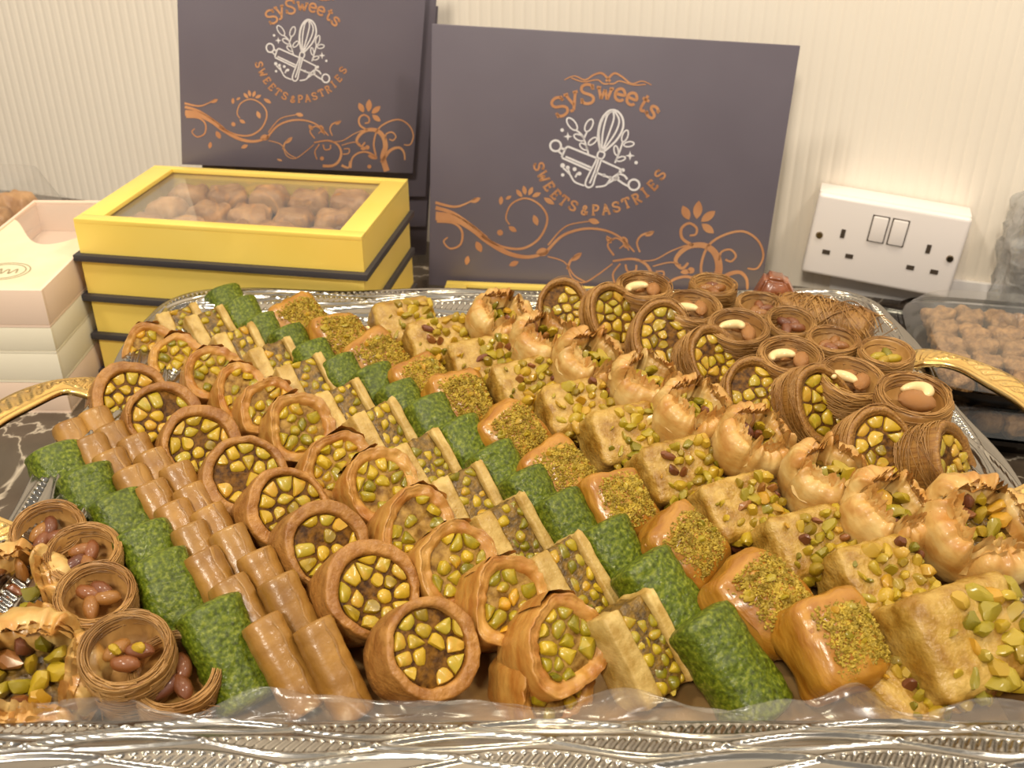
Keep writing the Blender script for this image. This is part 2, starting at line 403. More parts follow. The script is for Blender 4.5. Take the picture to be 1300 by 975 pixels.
# slab-serif letters as strokes in a unit cell (cap height 1, x centred on 0)
GL = {
 'S': [('c', [(.30, .74), (.22, .93), (0, 1), (-.24, .92), (-.30, .74), (-.18, .58), (.16, .44), (.31, .27), (.24, .07), (0, 0), (-.22, .06), (-.31, .26)]), ('l', [(.30, .70), (.30, .98)]), ('l', [(-.31, .30), (-.31, .02)])],
 's': [('c', [(.24, .50), (.16, .64), (0, .68), (-.18, .63), (-.23, .52), (-.12, .40), (.14, .30), (.24, .18), (.18, .04), (0, 0), (-.17, .04), (-.25, .18)]), ('l', [(.24, .46), (.24, .67)]), ('l', [(-.25, .22), (-.25, 0)])],
 'y': [('l', [(-.26, .66), (.02, .02)]), ('l', [(.28, .66), (-.06, -.22)]), ('l', [(-.06, -.22), (-.26, -.24)]), ('l', [(-.38, .66), (-.12, .66)]), ('l', [(.14, .66), (.40, .66)])],
 'w': [('l', [(-.38, .66), (-.18, .02)]), ('l', [(-.18, .02), (0, .58)]), ('l', [(0, .58), (.18, .02)]), ('l', [(.18, .02), (.38, .66)]), ('l', [(-.50, .66), (-.25, .66)]), ('l', [(.25, .66), (.50, .66)])],
 'e': [('c', [(-.24, .36), (.25, .36), (.23, .54), (.10, .67), (-.08, .67), (-.24, .54), (-.27, .32), (-.20, .10), (-.02, 0), (.16, .03), (.25, .14)])],
 't': [('l', [(-.02, .92), (-.02, .14)]), ('c', [(-.02, .14), (.06, .01), (.20, .02), (.26, .12)]), ('l', [(-.22, .66), (.22, .66)])],
 'W': [('l', [(-.42, 1), (-.22, 0)]), ('l', [(-.22, 0), (0, .72)]), ('l', [(0, .72), (.22, 0)]), ('l', [(.22, 0), (.42, 1)]), ('l', [(-.54, 1), (-.28, 1)]), ('l', [(.28, 1), (.54, 1)])],
 'E': [('l', [(-.20, 0), (-.20, 1)]), ('l', [(-.32, 1), (.30, 1)]), ('l', [(-.32, 0), (.30, 0)]), ('l', [(-.20, .52), (.14, .52)]), ('l', [(.30, 1.04), (.30, .78)]), ('l', [(.30, -.04), (.30, .22)]), ('l', [(.14, .40), (.14, .64)])],
 'T': [('l', [(0, 0), (0, 1)]), ('l', [(-.36, 1), (.36, 1)]), ('l', [(-.36, 1.04), (-.36, .74)]), ('l', [(.36, 1.04), (.36, .74)]), ('l', [(-.18, 0), (.18, 0)])],
 'P': [('l', [(-.20, 0), (-.20, 1)]), ('c', [(-.32, 1), (.10, 1), (.29, .88), (.30, .64), (.12, .46), (-.18, .46)]), ('l', [(-.34, 0), (-.02, 0)])],
 'A': [('l', [(-.32, 0), (0, 1)]), ('l', [(0, 1), (.32, 0)]), ('l', [(-.20, .34), (.20, .34)]), ('l', [(-.45, 0), (-.18, 0)]), ('l', [(.18, 0), (.45, 0)]), ('l', [(-.14, 1), (.04, 1)])],
 'R': [('l', [(-.22, 0), (-.22, 1)]), ('c', [(-.34, 1), (.08, 1), (.26, .88), (.26, .66), (.08, .50), (-.20, .50)]), ('l', [(.02, .50), (.28, 0)]), ('l', [(-.36, 0), (-.06, 0)]), ('l', [(.18, 0), (.42, 0)])],
 'I': [('l', [(0, 0), (0, 1)]), ('l', [(-.20, 1), (.20, 1)]), ('l', [(-.20, 0), (.20, 0)])],
 '&': [('c', [(.30, 0), (-.10, .55), (-.16, .78), (0, .92), (.14, .78), (.04, .58), (-.22, .34), (-.24, .10), (-.04, 0), (.18, .10), (.30, .40)])],
}
def put_glyph(pr, ch, x, y, size, ang, w):
    c, s = math.cos(ang), math.sin(ang)
    for kind, pts in GL[ch]:
        P = []
        for a, b in pts:
            a *= size; b = (b - 0.5 if ch in 'SWETPARI&' else b - 0.34) * size
            P.append((x + a * c - b * s, y + a * s + b * c))
        pr.ribbon(P, w, w, 5, smooth=(kind == 'c'))

def cover_print(cover, w, h):
    """the printed emblem, lettering and flourish; u = 0..1 across the width w, v = 0.. up from the lower edge (in widths)"""
    # logo coordinates were read on a 1165 unit wide cover whose lower edge is at y = 905
    kx = w / 1165.0; ky = h / 880.0
    def q(x, y):
        xl = 57 - 30 * (y - 25) / 880; yt = 25 + 72 * (x - 57) / 1200
        xr = 1257 - 118 * (y - 97) / 880
        return ((x - xl) / (xr - xl) * w, h - (y - yt) / 880 * h * 0.985)
    k = w / 1180.0
    fl, le, em, cr_, lo = Print(), Print(), Print(), Print(), Print()
    # crown flourish
    cr_.ribbon([q(*p) for p in [(497, 200), (530, 188), (565, 200), (595, 184), (622, 180), (648, 205)]], 3 * k, 8 * k)
    cr_.ribbon([q(*p) for p in [(783, 216), (752, 204), (718, 212), (686, 190), (660, 180), (634, 205)]], 3 * k, 8 * k)
    cr_.ribbon([q(*p) for p in [(520, 194), (560, 206), (605, 200), (625, 212), (645, 212)]], 4 * k, 5 * k)
    cr_.ribbon([q(*p) for p in [(765, 214), (725, 216), (680, 204), (660, 212), (642, 212)]], 4 * k, 5 * k)
    # name on the upper arc
    top = [('S', 481, 286, 62), ('y', 522, 262, 62), ('S', 573, 245, 62), ('w', 630, 244, 56), ('e', 680, 247, 56), ('e', 719, 260, 56), ('t', 756, 278, 56), ('s', 787, 302, 56)]
    angs = [32, 20, 8, -2, -10, -18, -26, -34]
    for (ch, x, y, sz), a in zip(top, angs):
        X, Y = q(x, y); put_glyph(le, ch, X, Y, sz * k, math.radians(a), 9.5 * k)
    bot = [('S', 411, 484), ('W', 424, 519), ('E', 444, 551), ('E', 466, 579), ('T', 493, 601), ('S', 525, 618), ('&', 563, 632), ('P', 598, 632), ('A', 634, 629), ('S', 668, 620), ('T', 702, 606), ('R', 735, 591), ('I', 763, 569), ('E', 788, 544), ('S', 813, 508)]
    angs = [-74, -63, -53, -43, -33, -23, -6, 3, 10, 19, 26, 33, 42, 51, 62]
    for (ch, x, y), a in zip(bot, angs):
        X, Y = q(x, y); put_glyph(lo, ch, X, Y, 33 * k, math.radians(a), 7 * k)
    # whisk
    W = 6.0 * k
    def E(pts, w=W, closed=False): em.ribbon([q(*p) for p in pts], w, w, 6, closed)
    E([(616, 428), (608, 380), (618, 330), (642, 300), (668, 298), (688, 320), (690, 355), (668, 395), (628, 432)], 7 * k)
    E([(620, 428), (624, 370), (638, 315), (656, 299)]); E([(622, 430), (645, 370), (660, 325), (658, 300)])
    E([(624, 430), (664, 372), (678, 330), (662, 299)]); E([(618, 430), (612, 372), (626, 322), (652, 299)], 4 * k)
    E([(612, 432), (630, 438), (622, 456), (606, 450)], 6 * k, True)
    E([(606, 452), (590, 485), (570, 525), (566, 545), (576, 554), (590, 546), (598, 520), (612, 480), (620, 456)], 6 * k)
    E([(610, 458), (596, 500), (580, 540)], 6 * k)
    # rolling pin
    for pts in ([(508, 416), (606, 455)], [(622, 463), (682, 490), (668, 526)], [(487, 452), (500, 422), (508, 416)], [(488, 454), (584, 496)], [(600, 502), (668, 528)], [(500, 450), (585, 486)]):
        em.ribbon([q(*p) for p in pts], 7 * k, smooth=False)
    for cx, cy, r in ((467, 414, 18), (727, 543, 18)):
        E([(cx + r * math.cos(a * PI / 5), cy + r * math.sin(a * PI / 5)) for a in range(10)], 7 * k, True)
    em.ribbon([q(484, 420), q(500, 428)], 8 * k, smooth=False); em.ribbon([q(476, 432), q(492, 446)], 6 * k, smooth=False)
    E([(676, 505), (695, 512), (705, 525)], 7 * k); E([(670, 524), (690, 538), (708, 548)], 7 * k)
    # sprigs: outlined leaves
    def oleaf(x, y, L, Wd, a):
        pts = [(x + L / 2 * math.cos(t) * math.cos(a) - Wd / 2 * math.sin(t) * math.sin(a) * -1, y + L / 2 * math.cos(t) * math.sin(a) - Wd / 2 * math.sin(t) * math.cos(a)) for t in [i * PI / 5 for i in range(10)]]
        E(pts, 5 * k, True)
    for a in ((522, 342, 48, 24, .9), (578, 346, 44, 22, -1.1), (545, 386, 36, 18, .45), (590, 398, 34, 16, -.7), (560, 416, 30, 16, .7), (697, 380, 40, 18, -1.2), (710, 407, 34, 16, -.15), (668, 428, 32, 14, 1.4), (684, 456, 30, 14, -.3)):
        oleaf(*a)
    E([(536, 362), (556, 380), (568, 410), (576, 440)]); E([(572, 366), (562, 388)]); E([(690, 398), (680, 430), (664, 470)])
    for cx, cy, r in ((508, 383, 15), (714, 445, 16)):
        P = []
        for i in range(8):
            rr = r if i % 2 == 0 else r * .32; P.append(q(cx + rr * math.sin(i * PI / 4), cy - rr * math.cos(i * PI / 4)))
        em.poly(P)
    for x, y, r in ((489, 362, 6), (734, 468, 6), (490, 480, 8), (507, 487, 7), (530, 492, 7), (546, 507, 7), (490, 512, 6), (648, 520, 6), (690, 494, 7), (672, 520, 7), (628, 512, 6)):
        X, Y = q(x, y); em.dot(X, Y, r * k)
    E([(492, 488), (514, 510), (530, 535), (562, 548)]); E([(508, 490), (514, 508)]); E([(540, 505), (532, 520)])
    E([(600, 552), (632, 546), (652, 522), (690, 496)]); E([(640, 540), (668, 522)])
    # vine flourish (read on a cover 960 units wide, lower edge at y = 700)
    kv = w / 985.0
    def g(x, y):
        xl = 92 - 20 * (y / 700.0); xr = 1090 - 32 * (y / 700.0)
        yb = 682 + 28 * (x - 70) / 990
        return ((x - xl) / (xr - xl) * w, (yb - y) / 985 * w * 0.98 + 0.001)
    def V(pts, w0, w1=None): fl.ribbon([g(*p) for p in pts], w0 * kv, (w1 or w0) * kv, 7)
    V([(97, 465), (150, 470), (200, 495), (250, 535), (310, 570), (370, 580), (428, 564)], 26, 8)
    V([(97, 440), (150, 455), (205, 490), (250, 525)], 12, 6); V([(97, 425), (150, 435), (185, 425), (218, 405)], 9, 3)
    V([(100, 482), (150, 485), (175, 510), (170, 550), (140, 565), (120, 545), (132, 530)], 8, 4)
    V([(230, 520), (290, 550), (350, 555), (395, 530), (420, 490), (425, 450), (400, 415), (360, 400), (320, 420), (305, 460), (316, 482)], 8, 4)
    V([(425, 562), (470, 510), (530, 485), (590, 485), (640, 505), (684, 548)], 9, 5); V([(430, 540), (480, 480), (550, 460)], 5, 3)
    V([(430, 575), (480, 590), (510, 630), (545, 650)], 4); V([(490, 600), (505, 640), (540, 652), (580, 625), (622, 588)], 4)
    V([(490, 612), (500, 582), (525, 562)], 9, 3)
    V([(622, 580), (680, 570), (720, 585), (738, 620), (728, 660), (700, 682), (658, 684)], 6, 13)
    V([(645, 586), (625, 620), (634, 655)], 5); V([(660, 588), (668, 610), (690, 606), (692, 588)], 6)
    V([(625, 562), (605, 530), (628, 508), (652, 524), (640, 540)], 6, 4); V([(600, 505), (622, 515)], 9, 3); V([(650, 510), (668, 545)], 9, 3)
    V([(700, 548), (690, 520), (702, 496), (735, 484)], 5, 7); V([(690, 575), (742, 570), (790, 540), (832, 520)], 4); V([(740, 590), (790, 575), (822, 582)], 4)
    V([(940, 704), (922, 640), (932, 590), (920, 545), (890, 520), (850, 520), (820, 540), (805, 570), (825, 592), (842, 574)], 26, 7)
    V([(852, 520), (820, 500), (815, 470), (835, 453), (857, 465), (857, 485), (840, 490)], 9, 6)
    V([(890, 632), (880, 580), (895, 520), (935, 485), (990, 470), (1035, 495), (1055, 540), (1042, 580), (1014, 582)], 8, 5)
    V([(930, 562), (935, 535), (960, 527), (977, 545), (965, 563), (948, 558)], 6)
    V([(915, 665), (950, 612), (990, 595), (1014, 615), (1020, 652)], 16, 6); V([(780, 692), (785, 650), (810, 625), (850, 618), (895, 642)], 7, 9)
    V([(745, 630), (770, 625), (772, 605), (750, 606)], 5); V([(740, 680), (770, 690), (775, 660)], 12, 4)
    def lf(x, y, L, Wd, a): X, Y = g(x, y); fl.leaf(X, Y, L * kv, Wd * kv, a)
    for a in ((824, 422, 46, 24, 2.1), (857, 412, 54, 26, 1.57), (888, 430, 50, 24, .75), (890, 466, 46, 22, -.6), (836, 602, 30, 16, .2), (875, 640, 46, 18, -.3)): lf(*a)
    for a in ((343, 386, 28, 13, 2.3), (358, 376, 28, 13, 1.8), (376, 378, 28, 13, 1.2), (393, 388, 28, 13, .5), (216, 412, 32, 14, .5), (430, 405, 36, 15, -.5), (392, 465, 34, 17, -1.2), (325, 495, 28, 15, -.5),
              (562, 460, 34, 17, -.2), (225, 555, 36, 20, -1.1), (190, 600, 30, 15, 1.4), (330, 603, 32, 16, .5), (516, 572, 40, 16, .8), (475, 660, 24, 9, -.3), (290, 410, 26, 13, 1.5), (312, 400, 20, 10, .6), (725, 490, 30, 14, .6), (415, 562, 40, 26, .2), (608, 516, 24, 12, 2.4), (655, 512, 26, 13, -.8)): lf(*a)
    for x, y, r in ((655, 650, 9), (852, 597, 10), (862, 684, 9), (288, 508, 9), (660, 470 + 60, 8)):
        X, Y = g(x, y); fl.dot(X, Y, r * kv)
    mx = Matrix(((1, 0, 0, 0), (0, 0, -1, -0.0001), (0, 1, 0, 0), (0, 0, 0, 1)))      # print plane -> cover front (x, z)
    fl.build('vine_flourish', 'copper', cover, mx); cr_.build('crown_flourish', 'copper', cover, mx); le.build('name_lettering', 'copper', cover, mx); lo.build('arc_lettering', 'copper', cover, mx); em.build('emblem', 'white_print', cover, mx)

def plane_frame(loc, yaw, lean, roll):
    """cover frame: local x along the lower edge, z up the cover, y backwards"""
    x = Vector((math.cos(yaw), -math.sin(yaw), 0)); n = Vector((math.sin(yaw), math.cos(yaw), 0)); z = Vector((0, 0, 1))
    up = z * math.cos(lean) + n * math.sin(lean)
    X = x * math.cos(roll) - up * math.sin(roll); Z = up * math.cos(roll) + x * math.sin(roll); Y = Z.cross(X)
    return Matrix(((X.x, Y.x, Z.x, loc[0]), (X.y, Y.y, Z.y, loc[1]), (X.z, Y.z, Z.z, loc[2]), (0, 0, 0, 1)))

def gift_box(loc, yaw, w, d, h, label, group, cover_mx, cw, ch, printed):
    """gold walled box with a windowed top on a dark base board; local origin at the front left lower corner"""
    R = T(*loc) @ Rz(-yaw)
    root = ob('gift_box', None, mx=R, label=label, cat='box', group=group)
    ob('base_board', boxes('base_board', [(-.005, w + .004, -.005, d + .002, 0, .006)], 'navy_edge', 0.0012), root)
    t = .004; z0, z1 = .0062, h - .004
    ob('box_wall', boxes('box_wall', [(0, w, 0, t, z0, z1)], 'gold_card'), root)
    ob('box_wall', boxes('box_wall', [(0, w, d - t, d, z0, z1)], 'gold_card'), root)
    ob('box_wall', boxes('box_wall', [(0, t, t, d - t, z0, z1)], 'gold_card'), root)
    ob('box_wall', boxes('box_wall', [(w - t, w, t, d - t, z0, z1)], 'gold_card'), root)
    fr = .022
    ob('window_frame', boxes('window_frame', [(0, w, 0, .012, z1, h), (0, w, d - .008, d, z1, h), (0, fr, .012, d - .008, z1, h), (w - fr, w, .012, d - .008, z1, h)], 'gold_card', 0.0006), root)
    ob('window_pane', boxes('window_pane', [(fr - .004, w - fr + .004, .009, d - .006, z1 - .0012, z1 - .0004)], 'glass'), root)
    cv = ob('cover', boxes('cover', [(0, cw, 0, .0035, 0, ch)], 'navy', 0.0008), root, R.inverted() @ cover_mx)
    if printed: cover_print(cv, cw, ch)
    return root

GY = math.radians(9.5); GX0 = Vector((-.374, .826, 0)); GH = 0.0378
gx = Vector((math.cos(GY), -math.sin(GY), 0)); gd = Vector((math.sin(GY), math.cos(GY), 0))
ordw = ['lowest', 'second from the bottom', 'third from the bottom', 'topmost']
for i in range(4):
    w, d = .254, .150
    p = GX0 + gx * (0.001 * (i % 2)) + Vector((0, 0, i * GH))
    lab = ['lowest gold box of the stack with dark base board', 'second gold box from the counter in the stack', 'gold box right under the topmost box of the stack',
           'topmost gold box with clear window and open dark printed cover'][i]
    if i == 3: cm = plane_frame((-.3218, .974, GH * 4), -0.27, 0.0145, 0.125)
    else: cm = plane_frame((-.3218 + .006 + .002 * i, .974 + .010 + .010 * (3 - i), GH * (i + 1)), -.27, .0145, .10)
    gift_box(p, GY, w, d, GH - .0004, lab, 'stacked gold gift boxes', cm, .2285 if i == 3 else .2285, .196 if i == 3 else .230, i == 3)
# the pastries seen through the topmost window
lump = [rbox('boxed_pastry', .036, .030, .018, .008, 'brown_lump', 7, .004, 70, s) for s in range(3)]
rnd = random.Random(3)
k = 0
for ix in range(5):
    for iy in range(3):
        p = GX0 + gx * (.048 + ix * .040) + gd * (.030 + iy * .045) + Vector((0, 0, 3 * GH + .0062))
        o = ob('boxed_pastry', lump[(ix + iy) % 3], mx=T(*p) @ Rz(rnd.uniform(-.5, .5) - GY) @ S3(1, 1, rnd.uniform(1.2, 1.45)),
               label='brown pastry under the clear window of the topmost gold box', cat='pastry', group='pastries inside the topmost gold box')
# the wide box standing open behind the tray
RC = plane_frame((-.0869, .982, .02), .0993, .0729, .0384)
gift_box(Vector((-.084, .806, 0)) , .0993, .338, .170, .028, 'wide open gift box with dark printed cover standing against the ribbed wall', None, RC, .3404, .259, True)

# ------------------------------------------------------------------ pale boxes and clear tub at the side
def card_box(loc, yaw, w, d, h, m, label, group, window=False):
    R = T(*loc) @ Rz(-yaw)
    root = ob('cake_box', None, mx=R, label=label, cat='box', group=group)
    t = .003
    ob('tray_board', boxes('tray_board', [(0, w, 0, d, 0, .002)], m), root)
    for b in ((0, w, 0, t), (0, w, d - t, d), (0, t, t, d - t), (w - t, w, t, d - t)):
        ob('box_wall', boxes('box_wall', [(*b, .0022, h)], m, 0.0006), root)
    if window:
        ob('window_pane', boxes('window_pane', [(t, w - t, t, d - t, h - .003, h - .002)], 'clear_plastic'), root)
        V, Fc = [], []
        n = 22
        for i in range(n + 1):
            x = t + (w - 2 * t) * i / n
            V += [(x, .004 + .002 * math.sin(i), h - .0018), (x, .004 + d * (.62 + .16 * math.sin(i / n * 4.2 + 2.2)), h - .0018)]
        for i in range(n): a = 2 * i; Fc.append((a, a + 2, a + 3, a + 1))
        ob('paper_label', mesh('paper_label', V, Fc, 'label_paper'), root)
        pr = Print()
        for r in (.018, .015):
            pr.ribbon([(.048 + 1.2 * r * math.cos(a * PI / 8), .042 + r * math.sin(a * PI / 8)) for a in range(16)], .0012, closed=True)
        pr.ribbon([(.036 + .002 * i, .042 + .005 * math.sin(i * 1.9)) for i in range(13)], .0016)
        pr.build('label_print', 'print_grey', root, T(0, 0, h - .0018))
    else:
        ob('lid_board', boxes('lid_board', [(t, w - t, t, d - t, h - .003, h - .001)], m), root)
    return root
zz = 0
for h, m, lab, win in ((.030, 'pink', 'pink card box at the bottom of the pale box stack', False), (.028, 'cream', 'cream card box resting on the lowest pink box', False),
                       (.024, 'cream', 'cream card box right under the windowed pink box', False), (.034, 'pink', 'pink card box with clear window and paper label, atop the pale stack', True)):
    card_box(Vector((-.478, .758, zz)), math.radians(1), .098, .215, h - .0004, m, lab, 'pale card boxes', win); zz += h

def tub(loc, yaw, w, d, h, label, group, base='black_plastic', lm='brown_lump', n=(4, 3), lumpz=1.0):
    """clear lidded tub: tapering tray, clear domed lid; pastries inside are things of their own"""
    R = T(*loc) @ Rz(-yaw)
    root = ob('plastic_tub', None, mx=R, label=label, cat='container', group=group)
    def shell(name, z0, z1, g0, g1, m, cap):
        V, Fc = [], []; N = 32
        for g, z in ((g0, z0), (g1, z1)):
            for i in range(N):
                a = 2 * PI * i / N
                c, s = math.cos(a), math.sin(a)
                V.append((math.copysign(abs(c) ** .35, c) * (w / 2 - g), math.copysign(abs(s) ** .35, s) * (d / 2 - g), z))
        for i in range(N): j = (i + 1) % N; Fc.append((i, j, N + j, N + i))
        if cap == 'bottom': Fc.append(tuple(range(N))[::-1])
        if cap == 'top': Fc.append(tuple(range(N, 2 * N)))
        return ob(name, mesh(name, V, Fc, m, sharp=40), root)
    hb = h * .42
    shell('tray_base', 0, hb, .012, 0, base, 'bottom')
    V, Fc = [], []
    shell('tray_lip', hb, hb + .004, -.004, -.004, base if base != 'clear_plastic' else 'clear_plastic', 'none')
    shell('clear_lid', hb + .004, h, 0, .014, 'clear_plastic', 'top')
    for i in range(n[0]):
        for j in range(n[1]):
            x = (i + .5) / n[0] * (w - .04) - (w - .04) / 2; y = (j + .5) / n[1] * (d - .035) - (d - .035) / 2
            s = (w - .04) / n[0] / .036
            me = lump_of[lm][(i + 2 * j) % 3]
            ob('tub_pastry', me, mx=R @ T(x, y, .003) @ Rz(rnd.uniform(-.6, .6)) @ S3(s * .95, s * .95, (h - .012) / .0215 * lumpz * rnd.uniform(.8, 1.0)),
               label='%s pastry in the %s' % ('brown' if lm == 'brown_lump' else 'beige crumbly', short[label]), cat='pastry', group='pastries in the ' + short[label])
    return root
lump_of = {'brown_lump': lump, 'beige_lump': [rbox('tub_pastry', .036, .034, .018, .010, 'beige_lump', 7, .006, 90, s + 9) for s in range(3)]}
short = {'clear tub of brown pastries behind the pale box stack': 'clear tub behind the pale boxes', 'lower clear tub under the tub behind the pale boxes': 'lower tub behind the pale boxes',
         'black based clear tub stacked on another beside the tray': 'upper black tub beside the tray', 'black based tub on the counter under another beside the tray': 'lower black tub beside the tray'}
tub((-.548, .968, 0), math.radians(4), .15, .17, .060, 'lower clear tub under the tub behind the pale boxes', 'clear tubs behind the pale boxes', 'clear_plastic', 'brown_lump', (0, 0))
tub((-.548, .968, .062), math.radians(4), .15, .17, .070, 'clear tub of brown pastries behind the pale box stack', 'clear tubs behind the pale boxes', 'clear_plastic', 'brown_lump', (3, 3))
tub((.465, .755, 0), math.radians(12), .25, .17, .036, 'black based tub on the counter under another beside the tray', 'black based tubs beside the tray', 'black_plastic', 'beige_lump', (8, 3))
tub((.465, .765, .038), math.radians(12), .25, .18, .034, 'black based clear tub stacked on another beside the tray', 'black based tubs beside the tray', 'black_plastic', 'beige_lump', (8, 5))

def oval_dish():
    V, Fc = [], []; N = 40; prof = [(0, .004), (.7, .004), (.9, .009), (1.0, .012), (1.0, .010), (.88, .0), (0, 0)]
    for i in range(N):
        a = 2 * PI * i / N
        for r, z in prof: V.append((r * .055 * math.cos(a), r * .026 * math.sin(a), z))
    Fc = grid_faces(N, len(prof))
    ob('oval_dish', mesh('oval_dish', V, Fc, 'black_plastic'), mx=T(.372, .925, 0) @ Rz(-.35), label='small black oval dish on the counter below the wall socket', cat='dish')
oval_dish()
def wrapped():
    me = rbox('wrapped_package', .15, .056, .135, .02, 'wrap', 22, .012, 30, 5)
    root = ob('wrapped_package', None, mx=T(.548, .905, 0) @ Rz(-.31), label='grey crumpled plastic wrapped package standing on the counter by the socket wall', cat='package')
    ob('wrap', me, root)
    ob('contents', rbox('contents', .12, .034, .10, .010, mat('contents_grey', lin(120, 112, 104), lin(160, 152, 142), rough=.5, nscale=14), 9, .004, 40, 4), root, T(0, 0, .006))
wrapped()

# ------------------------------------------------------------------ silver tray
TX0, TX1, TY0, TY1 = -.288, .302, .278, .782
FLOOR = .070; RIM = .100
def tray():
    root = ob('silver_tray', None, mx=T(0, 0, .066), label='large embossed silver serving tray with gold handles, piled with pastries', cat='tray')
    cx, cy = (TX0 + TX1) / 2, (TY0 + TY1) / 2; hx, hy = (TX1 - TX0) / 2, (TY1 - TY0) / 2; rc = .040
    # outline points with normals, by arc length
    segs = []
    per = 4 * (hx - rc) + 4 * (hy - rc) + 2 * PI * rc
    NU = 3000
    def outline(s):
        s %= per
        Ls = [2 * (hx - rc), PI / 2 * rc, 2 * (hy - rc), PI / 2 * rc] * 2
        sx = 0
        corners = [((-hx + rc, -hy), (1, 0), (0, -1)), ((hx - rc, -hy + rc), -PI / 2), ((hx, -hy + rc), (0, 1), (1, 0)), ((hx - rc, hy - rc), 0),
                   ((hx - rc, hy), (-1, 0), (0, 1)), ((-hx + rc, hy - rc), PI / 2), ((-hx, hy - rc), (0, -1), (-1, 0)), ((-hx + rc, -hy + rc), PI)]
        for L, c in zip(Ls, corners):
            if s <= L:
                if len(c) == 3: return (c[0][0] + c[1][0] * s, c[0][1] + c[1][1] * s), c[2]
                a = c[1] + s / rc; return (c[0][0] + rc * math.cos(a), c[0][1] + rc * math.sin(a)), (math.cos(a), math.sin(a))
            s -= L
        return (0, 0), (1, 0)
    nper = round(per / .156) ; FW = .050
    NV = 56
    V = []
    zb = .066
    for i in range(NU):
        s = per * i / NU; (px, py), (nx, ny) = outline(s); ph = 2 * PI * nper * i / NU
        for j in range(NV + 1):
            v = j / NV                      # 0 inner edge .. 1 outer edge
            off = -FW * (1 - v) + .003 * math.sin(ph + .6) * v
            z = RIM - .004 + .005 * math.sin(PI * min(1, v * 1.05)) + .009 * v ** 1.6
            # two rows of leaf shaped eyes edged by flowing ridges
            e = 0.0
            for rw, (vc, amp) in enumerate(((.12, .085), (.36, .10), (.61, .10), (.84, .075))):
                sh = PI / 2 * rw
                wob = .03 * math.sin(ph + rw)
                c = math.sin(ph + sh)                     # two leaf eyes per wave, one ribbed and one plain
                hw = amp * abs(c) ** .9 + .008
                d = v - vc - wob
                for sg in (-1, 1): e += .0016 * math.exp(-((d - sg * hw) / .020) ** 2)
                if abs(d) < hw - .015:
                    ins = min(1, (hw - .015 - abs(d)) / .03)
                    if c > .25: e += ins * (.0011 * math.sin(ph * 33 + d * 40) + .0008)
                    else: e -= ins * .0009
            z += e
            V.append((cx + px + nx * off, cy + py + ny * off, z - zb))
        # lip and underside
        o1 = .003 * math.sin(ph + .6)
        V.append((cx + px + nx * (o1 + .0015), cy + py + ny * (o1 + .0015), RIM + .002 - zb))
        V.append((cx + px + nx * (o1 - .002), cy + py + ny * (o1 - .002), RIM - .001 - zb))
        V.append((cx + px - nx * FW, cy + py - ny * FW, RIM - .0075 - zb))
    me = mesh('rim', V, grid_faces(NU, NV + 4), 'silver')
    ob('rim', me, root)
    # well: sloping wall and floor
    V, Fc = [], []; N2 = 160; prof = [(-FW - .0005, RIM - .0042), (-FW - .003, RIM - .008), (-FW - .012, FLOOR + .002), (-FW - .018, FLOOR), (-FW - .018, FLOOR - .003), (-FW - .010, FLOOR - .001), (-FW - .0005, RIM - .011), (-FW + .0005, RIM - .008)]
    for i in range(N2):
        (px, py), (nx, ny) = outline(per * i / N2)
        for o_, z in prof: V.append((cx + px + nx * o_, cy + py + ny * o_, z - zb))
    Fc = grid_faces(N2, len(prof))
    Fc.append(tuple(i * len(prof) + 3 for i in range(N2))); Fc.append(tuple(i * len(prof) + 4 for i in range(N2))[::-1])
    ob('well', mesh('well', V, Fc, 'tray_floor', sharp=35), root)
    # handles: embossed flat band, curved outwards
    def handle(pts, side):
        P = catmull([Vector(p) - Vector((0, 0, zb)) for p in pts], 26); n = len(P); NW = 22
        V = []
        for i, p in enumerate(P):
            d = (P[min(n - 1, i + 1)] - P[max(0, i - 1)]).normalized()
            side_v = d.cross(Vector((0, 0, 1))).normalized(); up = side_v.cross(d)
            t = i / (n - 1); w = .0098 + .003 * math.sin(t * PI * 4) ** 2
            for j in range(NW + 1):
                u = -1 + 2 * j / NW
                z = .003 * (1 - u * u) + .0013 * math.exp(-((abs(u) - .86) / .1) ** 2)
                leafw = .62 * abs(math.sin(t * PI * 4)) ** .8
                if abs(u) < leafw: z += .0010 * math.sin(t * 210 + u * 5.5) * min(1, (leafw - abs(u)) / .15)
                z += .0010 * math.exp(-((abs(u) - leafw) / .07) ** 2)
                V.append(p + side_v * (u * w) + up * z)
            V.append(p + side_v * w - up * .002); V.append(p - side_v * w - up * .002)
        Fc = grid_faces(n, NW + 3, closed_u=False)
        for i in range(n - 1):
            a = i * (NW + 3); b = (i + 1) * (NW + 3); Fc.append((a + NW + 2, b + NW + 2, b, a))
        Fc.append(tuple(range(NW + 3))[::-1]); Fc.append(tuple((n - 1) * (NW + 3) + q for q in range(NW + 3)))
        hd = ob('handle', mesh('handle', V, Fc, 'gold_metal'), root); hd['label'] = 'gold embossed handle'
    handle([(-.272, .608, .103), (-.290, .612, .108), (-.312, .603, .112), (-.332, .570, .113), (-.338, .530, .112), (-.326, .485, .110), (-.300, .458, .107), (-.272, .452, .103)], -1)
    handle([(.284, .655, .103), (.300, .652, .110), (.322, .632, .113), (.340, .596, .113), (.345, .555, .112), (.334, .515, .110), (.310, .488, .107), (.284, .482, .103)], 1)
    return root
tray()

